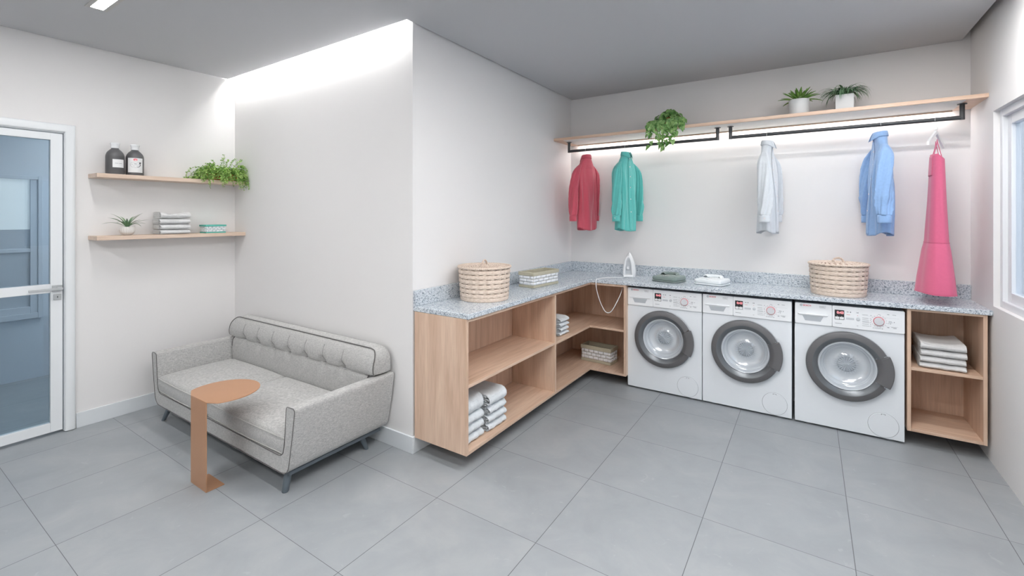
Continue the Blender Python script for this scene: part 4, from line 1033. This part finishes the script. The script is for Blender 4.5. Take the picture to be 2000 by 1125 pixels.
# ============================================================ FOLDED SHIRTS
def folded_shirt(x, y, rz, m, label):
    e = empty('folded_shirt', (x, y, .9175), label, 'shirt', rz=rz, group='folded shirts on the worktop')
    w, d, h = .235, .205, .045
    g = G()
    for k, (sx, sy, z0, z1) in enumerate(((1, 1, .0005, .013), (.995, .995, .0125, .048))):
        def f(u, v, sx=sx, sy=sy, z0=z0, z1=z1, k=k):
            a = 2 * PI * u; c, s_ = cos(a), sin(a); vv = (v - .5) * 2; q = math.sqrt(max(0, 1 - abs(vv) ** 2.6))
            r1 = (abs(c) ** .28) * (1 if c > 0 else -1); r2 = (abs(s_) ** .28) * (1 if s_ > 0 else -1)
            ins = .012 * (1 - q)
            return (r1 * (w / 2 * sx - ins) + .003 * sin(5 * a + k), r2 * (d / 2 * sy - ins) + .002 * sin(7 * a + k * 2), lerp(z0, z1, v) + .0016 * sin(3 * a + k * 1.7) * (v) + (.005 * cos(a) if k == 1 else 0) * v)
        g.grid(f, 72, 9, cu=True)
        n = 72; r_ = [f(i / n, 1) for i in range(n)]
        for t0, t1 in ((1, .75), (.75, .5), (.5, .25)):
            va = [(p[0] * t0, p[1] * t0, p[2] + .003 * (1 - t0)) for p in r_] + [(p[0] * t1, p[1] * t1, p[2] + .003 * (1 - t1)) for p in r_]
            g.add(va, [(i, (i + 1) % n, n + (i + 1) % n, n + i) for i in range(n)])
        g.add([(p[0] * .25, p[1] * .25, p[2] + .00225) for p in r_], [tuple(range(n))])
    g.obj('folded_body', m, e, smooth=60)
    # collar, open, standing up, flaps turned down
    g = G()
    def col(u, v):
        a = lerp(R(-35), R(215), u); r_ = .040 + .026 * v; z = .050 + .024 * sin(PI * min(1, v * 1.1)) ** .8 - .006 * v
        tip = max(0, abs(u - .5) * 2 - .6) / .4
        return (r_ * cos(a) * 1.25 + (1 if cos(a) > 0 else -1) * .012 * tip * v, .035 + r_ * sin(a) * .8 - .030 * tip * v, z - .006 * tip * v)
    g.grid(col, 44, 9); o = g.obj('collar', m, e, smooth=60); md = o.modifiers.new('thick', 'SOLIDIFY'); md.thickness = .003; md.offset = 0
    g = G(); g.box(-.014, .014, -.094, .010, .0485, .0515); p_ = g.obj('placket', m, e, bevel=.001)
    for yy in (-.015, -.055, -.090):
        g = G(); g.lathe([(.0001, .0515), (.0045, .0516), (.0045, .0530), (.0001, .0531)], 12, (0, yy, 0)); g.obj('button', M['button_m'], p_, smooth=40)
    g = G(); g.prism(rrect(-.085, -.030, -.06, .0, .004), .0490, .0512, 'z'); g.obj('pocket', m, e, bevel=.001)
    return e
folded_shirt(-1.018, 4.045, R(-14), M['green_cloth'], 'sage green folded shirt on the worktop between iron and white shirt')
folded_shirt(-.672, 4.055, R(-14), M['white_cloth'], 'white folded shirt on the worktop above the second washer')

# ============================================================ BOTTLES
def bottle(x, y, label, kind):
    e = empty('bottle', (x, y, 1.7802), label, 'bottle', group='charcoal bottles on the upper wall shelf')
    g = G(); prof = [(.046, 0), (.051, .003), (.053, .012), (.053, .128), (.0515, .142), (.046, .158), (.036, .172), (.026, .182), (.0215, .187), (.021, .192)]
    g.lathe(prof, 56)
    b_ = g.obj('bottle_body', M['bottle'], e, smooth=40)
    g = G(); g.lathe([(.0235, .1905), (.0240, .2150), (.0275, .2190), (.0280, .2270), (.0255, .2300), (.0001, .2305)], 40, cap=False); g.obj('cap', M['white_plastic'], e, smooth=40)
    if kind == 0:
        g = G()
        for r_ in range(14):
            for k in range(52):
                a = 2 * PI * k / 52; z = .022 + r_ * .0082; c, s_ = cos(a), sin(a); R1 = .0536
                g.add([(R1 * cos(a - .022), R1 * sin(a - .022), z), (R1 * cos(a + .022), R1 * sin(a + .022), z), (R1 * cos(a + .022), R1 * sin(a + .022), z + .0036), (R1 * cos(a - .022), R1 * sin(a - .022), z + .0036)], [(0, 1, 2, 3)])
        g.obj('dotted_relief', M['black'], b_)
    a0, a1, z0, z1 = ((-30, 44, .050, .108) if kind == 0 else (-64, 36, .022, .128))
    Rl = .0541
    cyl = lambda u, v, r_=Rl: (r_ * cos(R(lerp(a0, a1, u))), r_ * sin(R(lerp(a0, a1, u))), lerp(z0, z1, v))
    g = G(); g.grid(cyl, 24, 3); lb = g.obj('label', M['label'], e, smooth=60)
    def onlab(name, poly, m_, r_=.0548):
        g = G(); g.add([cyl(u, v, r_) for u, v in poly], [tuple(range(len(poly)))]); return g.obj(name, m_, lb)
    if kind == 0:
        g = G()
        x_ = .20
        for wd in (.07, .05, .06, .05, .0, .06, .05, .07, .05):
            if wd: g.add([cyl(x_, .47, .0546), cyl(x_ + wd * .75, .47, .0546), cyl(x_ + wd * .75, .53, .0546), cyl(x_, .53, .0546)], [(0, 1, 2, 3)])
            x_ += wd + .01 if wd else .05
        g.obj('label_print', M['ink'], lb)
    else:
        onlab('pink_badge', [(.5 + .13 * cos(R(t)), .88 + .085 * sin(R(t))) for t in range(0, 360, 15)], M['pink'])
        g = G()
        for k in range(48):
            t0, t1 = R(k * 7.5), R(k * 7.5 + 7.5); w0 = .010 + (.035 if -70 < ((k * 7.5 + 180) % 360 - 180) < 35 else 0)
            g.add([cyl(.5 + .33 * cos(t0), .53 + .20 * sin(t0), .0546), cyl(.5 + .33 * cos(t1), .53 + .20 * sin(t1), .0546), cyl(.5 + (.33 - w0) * cos(t1), .53 + (.20 - w0 * .6) * sin(t1), .0546), cyl(.5 + (.33 - w0) * cos(t0), .53 + (.20 - w0 * .6) * sin(t0), .0546)], [(0, 1, 2, 3)])
        g.add([cyl(.74, .63, .0544), cyl(.86, .63, .0544), cyl(.86, .71, .0544), cyl(.74, .71, .0544)], [(0, 1, 2, 3)])
        g.obj('oval_emblem', M['black'], lb)
        g = G()
        for (u0, u1, v0, v1) in ((.42, .58, .605, .625), (.28, .50, .535, .570), (.54, .74, .535, .570), (.38, .66, .49, .515), (.40, .62, .425, .445), (.38, .68, .075, .085)):
            g.add([cyl(u0, v0, .0546), cyl(u1, v0, .0546), cyl(u1, v1, .0546), cyl(u0, v1, .0546)], [(0, 1, 2, 3)])
        g.obj('label_print', M['ink'], lb)
bottle(-4.190, 1.170, 'charcoal bottle with dotted relief and small square label, nearer the door', 0)
bottle(-4.190, 1.2855, 'smooth charcoal bottle with tall label and pink badge', 1)
# ============================================================ PLANTS
def strap(g, base, az, L_, w, rise, droop, n=10, fold=.3, curl=0, mi=0):
    """a tapering leaf that rises then arches over; flat blade with a shallow keel"""
    d = Vector((cos(az), sin(az), 0)); sd = Vector((-sin(az), cos(az), 0)); v = []
    p = Vector(base); el = rise; st_ = L_ / n
    for k in range(n + 1):
        t = k / n; ww = w * (min(1, .55 + t * 1.6) if t < .28 else 1) * max(0.02, (1 - t ** 2.2)) ** .8
        nrm = Vector((0, 0, 1)) * cos(el) - d * sin(el)
        s2 = (sd + nrm * curl * t).normalized()
        v += [p - s2 * ww / 2 + nrm * fold * ww * .5, p.copy(), p + s2 * ww / 2 + nrm * fold * ww * .5]
        p = p + (d * cos(el) + Vector((0, 0, 1)) * sin(el)) * st_; el -= droop / n
    f = []
    for k in range(n):
        a = k * 3; f += [(a, a + 1, a + 4, a + 3), (a + 1, a + 2, a + 5, a + 4)]
    g.add(v, f, mi)
def heart(g, c, nrm, tip, size, mi=0):
    n_ = Vector(nrm).normalized(); t = Vector(tip); t = (t - n_ * t.dot(n_)).normalized(); s = n_.cross(t)
    out = [(0, -.18), (.20, -.30), (.42, -.22), (.50, 0), (.42, .28), (.22, .62), (0, 1.0)]
    P = [Vector(c)]
    v = [Vector(c) + t * size * .0]
    ring = out + [(-a, b_) for a, b_ in reversed(out[1:-1])]
    mid = [Vector(c) + t * size * b_ for b_ in (-.18, .28, .62, 1.0)]
    vv = []; ids = []
    for a, b_ in ring: vv.append(Vector(c) + s * a * size + t * size * b_ + n_ * abs(a) * size * .30 - n_ * (b_ * b_) * size * .16)
    m0 = len(vv); vv.append(Vector(c) + t * size * .25 - n_ * .01 * size)
    k = len(ring); g.add(vv, [(i, (i + 1) % k, m0) for i in range(k)], mi)
# pot with stiff pointed leaves
def pot_cyl(name, x, y, z, label, cat='plant', group=None): return empty(name, (x, y, z), label, cat, group=group)
zsh = HZ + .0253
e = empty('potted_agave', (-.064, 4.085, zsh), 'spiky green plant in round white pot on the hanging shelf', 'plant')
g = G(); g.lathe([(.058, 0), (.063, .002), (.0665, .010), (.0675, .128), (.0665, .131), (.0620, .131), (.0610, .112), (.001, .112)], 56, cap=False); g.lathe([(.058, .0001), (.001, .0001)], 56, cap=False); g.obj('pot', M['pot_white'], e, smooth=40)
g = G(); rnd = random.Random(4)
for k in range(34):
    lv = k / 34; az = k * 2.39996; strap(g, (.012 * cos(az), .012 * sin(az), .108 + .012 * (1 - lv)), az, lerp(.150, .095, lv) * rnd.uniform(.9, 1.1), .026, lerp(R(12), R(84), lv ** .8), lerp(R(38), R(6), lv), fold=.5)
o = g.obj('leaves', M['leaf_agave'], e, smooth=60); o.modifiers.new('t', 'SOLIDIFY').thickness = .002
g = G(); g.lathe([(.0605, .1125), (.03, .117), (.001, .118)], 40, cap=False); g.obj('soil', M['soil'], e, smooth=60)

e = empty('potted_spider_plant', (.214, 4.085, zsh), 'grassy arching plant in square white pot on the hanging shelf', 'plant')
g = G(); g.prism(rrect(-.054, .054, -.054, .054, .006), 0, .128); g2 = G()
g = G()
for (a, b_, c, d) in ((-.054, .054, -.054, -.048), (-.054, .054, .048, .054), (-.054, -.048, -.048, .048), (.048, .054, -.048, .048)): g.box(a, b_, c, d, 0, .125)
g.box(-.048, .048, -.048, .048, .001, .112); g.obj('pot', M['pot_white'], e, bevel=.002)
g = G(); rnd = random.Random(9)
for k in range(190):
    az = rnd.uniform(0, 2 * PI); rr = rnd.uniform(0, .034); L_ = rnd.uniform(.13, .205)
    strap(g, (rr * cos(az), rr * sin(az), .114), az + rnd.uniform(-.35, .35), L_, rnd.uniform(.005, .008), rnd.uniform(R(52), R(84)), rnd.uniform(R(125), R(172)), n=12, fold=.3, curl=rnd.uniform(-.5, .5))
g.obj('leaves', M['leaf_spider'], e, smooth=60)

e = empty('trailing_pothos', (-1.020, 4.060, zsh), 'trailing heart-leaved plant in terracotta pot on the hanging shelf', 'plant')
g = G(); g.lathe([(.036, 0), (.040, .002), (.054, .074), (.060, .076), (.061, .096), (.056, .097), (.053, .085), (.001, .085)], 40, cap=False); g.lathe([(.036, .0001), (.001, .0001)], 40, cap=False); g.obj('pot', M['terracotta'], e, smooth=40)
g = G(); gs = G(); rnd = random.Random(23)
yed = 4.288 - .382 - 4.060   # shelf front edge in local y
for k in range(80):                                               # bushy top
    az = rnd.uniform(0, 2 * PI); el = rnd.uniform(R(8), R(88)); rr = rnd.uniform(.075, .115)
    c = Vector((rr * cos(az) * cos(el) * 1.12, rr * sin(az) * cos(el) * .95, .075 + .092 * sin(el) * rnd.uniform(.7, 1.05)))
    out = Vector((cos(az), sin(az), .4)); heart(g, c, out + Vector((0, -.4, .8)), out + Vector((0, 0, -rnd.uniform(.9, 1.6))), rnd.uniform(.036, .050))
    gs.tube([(0, 0, .08), tuple(c * .6 + Vector((0, 0, .04))), tuple(c)], .0011, 4)
vines = [(-.125, .085, .8), (-.085, .105, .9), (-.045, .135, 1), (-.02, .175, 1), (.012, .160, 1), (.045, .150, 1), (.085, .09, .9), (-.10, .16, .5), (.02, .205, .35), (.075, .165, .5), (.14, -.02, .6)]
for x, dep, dens in vines:                                        # vines over the front edge
    P_ = [(x * .3, -.03, .09), (x * .8, yed * .6, .065), (x, yed - .018, .030), (x + rnd.uniform(-.01, .01), yed - .034, -.03), (x + rnd.uniform(-.02, .02), yed - .036, -dep)]
    pts = spline(P_, 6); gs.tube([tuple(p) for p in pts], .0011, 4); n_ = len(pts)
    for i in range(3, n_, 1):
        if rnd.random() > .62 * dens + .12: continue
        p = pts[i]; s = rnd.choice((-1, 1)); heart(g, p + Vector((s * .007, -.006, 0)), (s * .35 + rnd.uniform(-.3, .3), -1, rnd.uniform(-.1, .7)), (s * rnd.uniform(.1, .8), -.1, -1), rnd.uniform(.030, .045))
for k in range(16):                                               # side sprays
    s = 1 if k % 2 else -1; x = s * rnd.uniform(.09, .145); z = rnd.uniform(.02, .10) if s < 0 else rnd.uniform(.035, .09); heart(g, (x, rnd.uniform(-.07, .02), z), (s * .5, -1, .4), (s * .5, 0, -1), rnd.uniform(.026, .036))
    gs.tube([(0, 0, .09), (x * .6, -.03, .11), (x, -.03, z)], .0011, 4)
o = g.obj('leaves', M['leaf_pothos'], e, smooth=60)
gs.obj('vines', M['stem'], e)
g = G(); g.lathe([(.0525, .0855), (.001, .088)], 32, cap=False); g.obj('soil', M['soil'], e)

# spiky plant in a ribbed bowl, lower wall shelf
e = empty('potted_air_plant', (-4.165, 1.232, 1.3425), 'spiky strap-leaved plant in ribbed white bowl on the lower wall shelf', 'plant')
g = G()
def rib(u, v):
    a = 2 * PI * u; r_ = interp([(0, .020), (.15, .034), (.35, .043), (.6, .0465), (.85, .0445), (1, .041)], v); r_ *= 1 + .018 * cos(20 * a); return (r_ * cos(a), r_ * sin(a), .062 * v)
g.grid(rib, 120, 16, cu=True); g.lathe([(.041, .062), (.036, .060), (.001, .054)], 120, cap=False); g.lathe([(.020, .0001), (.001, .0001)], 24, cap=False); g.obj('pot', M['pot_stone'], e, smooth=50)
g = G(); rnd = random.Random(31)
for k in range(17):
    az = 2 * PI * k / 17 * 5 + rnd.uniform(-.15, .15); front = abs(sin(az))
    L_ = rnd.uniform(.12, .165) * (1 if abs(sin(az)) > .5 else .75)
    strap(g, (.006 * cos(az), .006 * sin(az), .058), az, L_, .013, rnd.uniform(R(28), R(80)), rnd.uniform(R(30), R(75)), n=12, fold=.45)
g.obj('leaves', M['leaf_air'], e, smooth=60)

# small-leaved bushy trailing plant with terracotta pots, upper wall shelf
e = empty('bushy_trailing_plant', (-4.185, 1.880, 1.7803), 'bushy small-leaved green plant in terracotta trough on the upper wall shelf', 'plant')
g = G(); g.prism(rrect(-.045, .045, -.110, .110, .006), 0, .062); g2 = g.obj('pot', M['terracotta'], e, bevel=.003)
g = G(); g.box(-.040, .040, -.104, .104, .0622, .066); g.obj('soil', M['soil'], e)
g = G(); gs = G(); rnd = random.Random(77)
def tiny(p, s):
    az = rnd.uniform(0, 2 * PI); el = rnd.uniform(-.6, .9); d = Vector((cos(az) * cos(el), sin(az) * cos(el), sin(el))); w_ = d.orthogonal().normalized(); w_.rotate(Matrix.Rotation(rnd.uniform(0, 6.28), 3, d)); q = Vector(p)
    g.add([q, q + d * s * .5 + w_ * s * .36, q + d * s, q + d * s * .5 - w_ * s * .36], [(0, 1, 2), (0, 2, 3)])
LEAF_LIM = YS - 1.880 - .004
stems = []
for k in range(118):
    b_ = Vector((rnd.uniform(-.03, .03), rnd.uniform(-.095, .095), .062)); az = rnd.uniform(0, 2 * PI)
    side = b_.y * 4; out = Vector((cos(az) * .5 + .25, sin(az) * .6 + side, 0)); L_ = rnd.uniform(.11, .20)
    up_ = rnd.uniform(.5, 1.0)
    p = b_.copy(); vel = (out.normalized() * .55 + Vector((0, 0, up_))).normalized(); pts = [p.copy()]
    for i in range(16):
        vel = (vel + Vector((0, 0, -.18 - .01 * i))).normalized(); p = p + vel * L_ / 11
        p.x = max(p.x, -.096); p.y = min(p.y, LEAF_LIM - .008)
        if p.x < .102 and p.z < .008: p.z = .008 + rnd.uniform(0, .006)
        pts.append(p.copy())
    stems.append(pts)
for y1, x1, h in ((-.13, .04, .10), (-.085, .02, .17), (-.02, .05, .19), (.02, .0, .225), (.035, .05, .18), (.10, .03, .20), (.15, .06, .19), (.165, .09, .13), (-.15, .05, .13)):
    b_ = Vector((0, y1 * .4, .06)); stems.append([b_.lerp(Vector((x1, min(y1, LEAF_LIM - .01), h)), t / 12) + Vector((0, 0, .02 * sin(PI * t / 12))) for t in range(13)])
for (y1, x1) in ((-.155, .06), (-.14, .09), (.135, .125), (.145, .150), (.140, .115), (-.12, .11)):
    b_ = Vector((.02, y1 * .5, .08)); m1 = Vector((x1 * .8, y1 * .9, .115)); en = Vector((x1, y1, -.035 if x1 > .11 else .012)); stems.append([tuple(p) for p in spline([b_, b_.lerp(m1, .6) + Vector((0, 0, .03)), m1, m1.lerp(en, .5) + Vector((.012, 0, 0)), en], 5)])
for pts in stems:
    gs.tube([tuple(p) for p in pts], .0008, 4)
    for i in range(2, len(pts)):
        a, b_ = Vector(pts[i - 1]), Vector(pts[i])
        for q in range(4): tiny(a.lerp(b_, q / 4) + Vector((rnd.uniform(-.004, .004), rnd.uniform(-.004, .004), rnd.uniform(-.003, .003))), rnd.uniform(.010, .017))
# keep leaves clear of both walls
g.v = [(max(x, -.100), min(y, LEAF_LIM), z) for x, y, z in g.v]
g.obj('leaves', M['leaf_small'], e); gs.obj('stems', M['stem'], e)
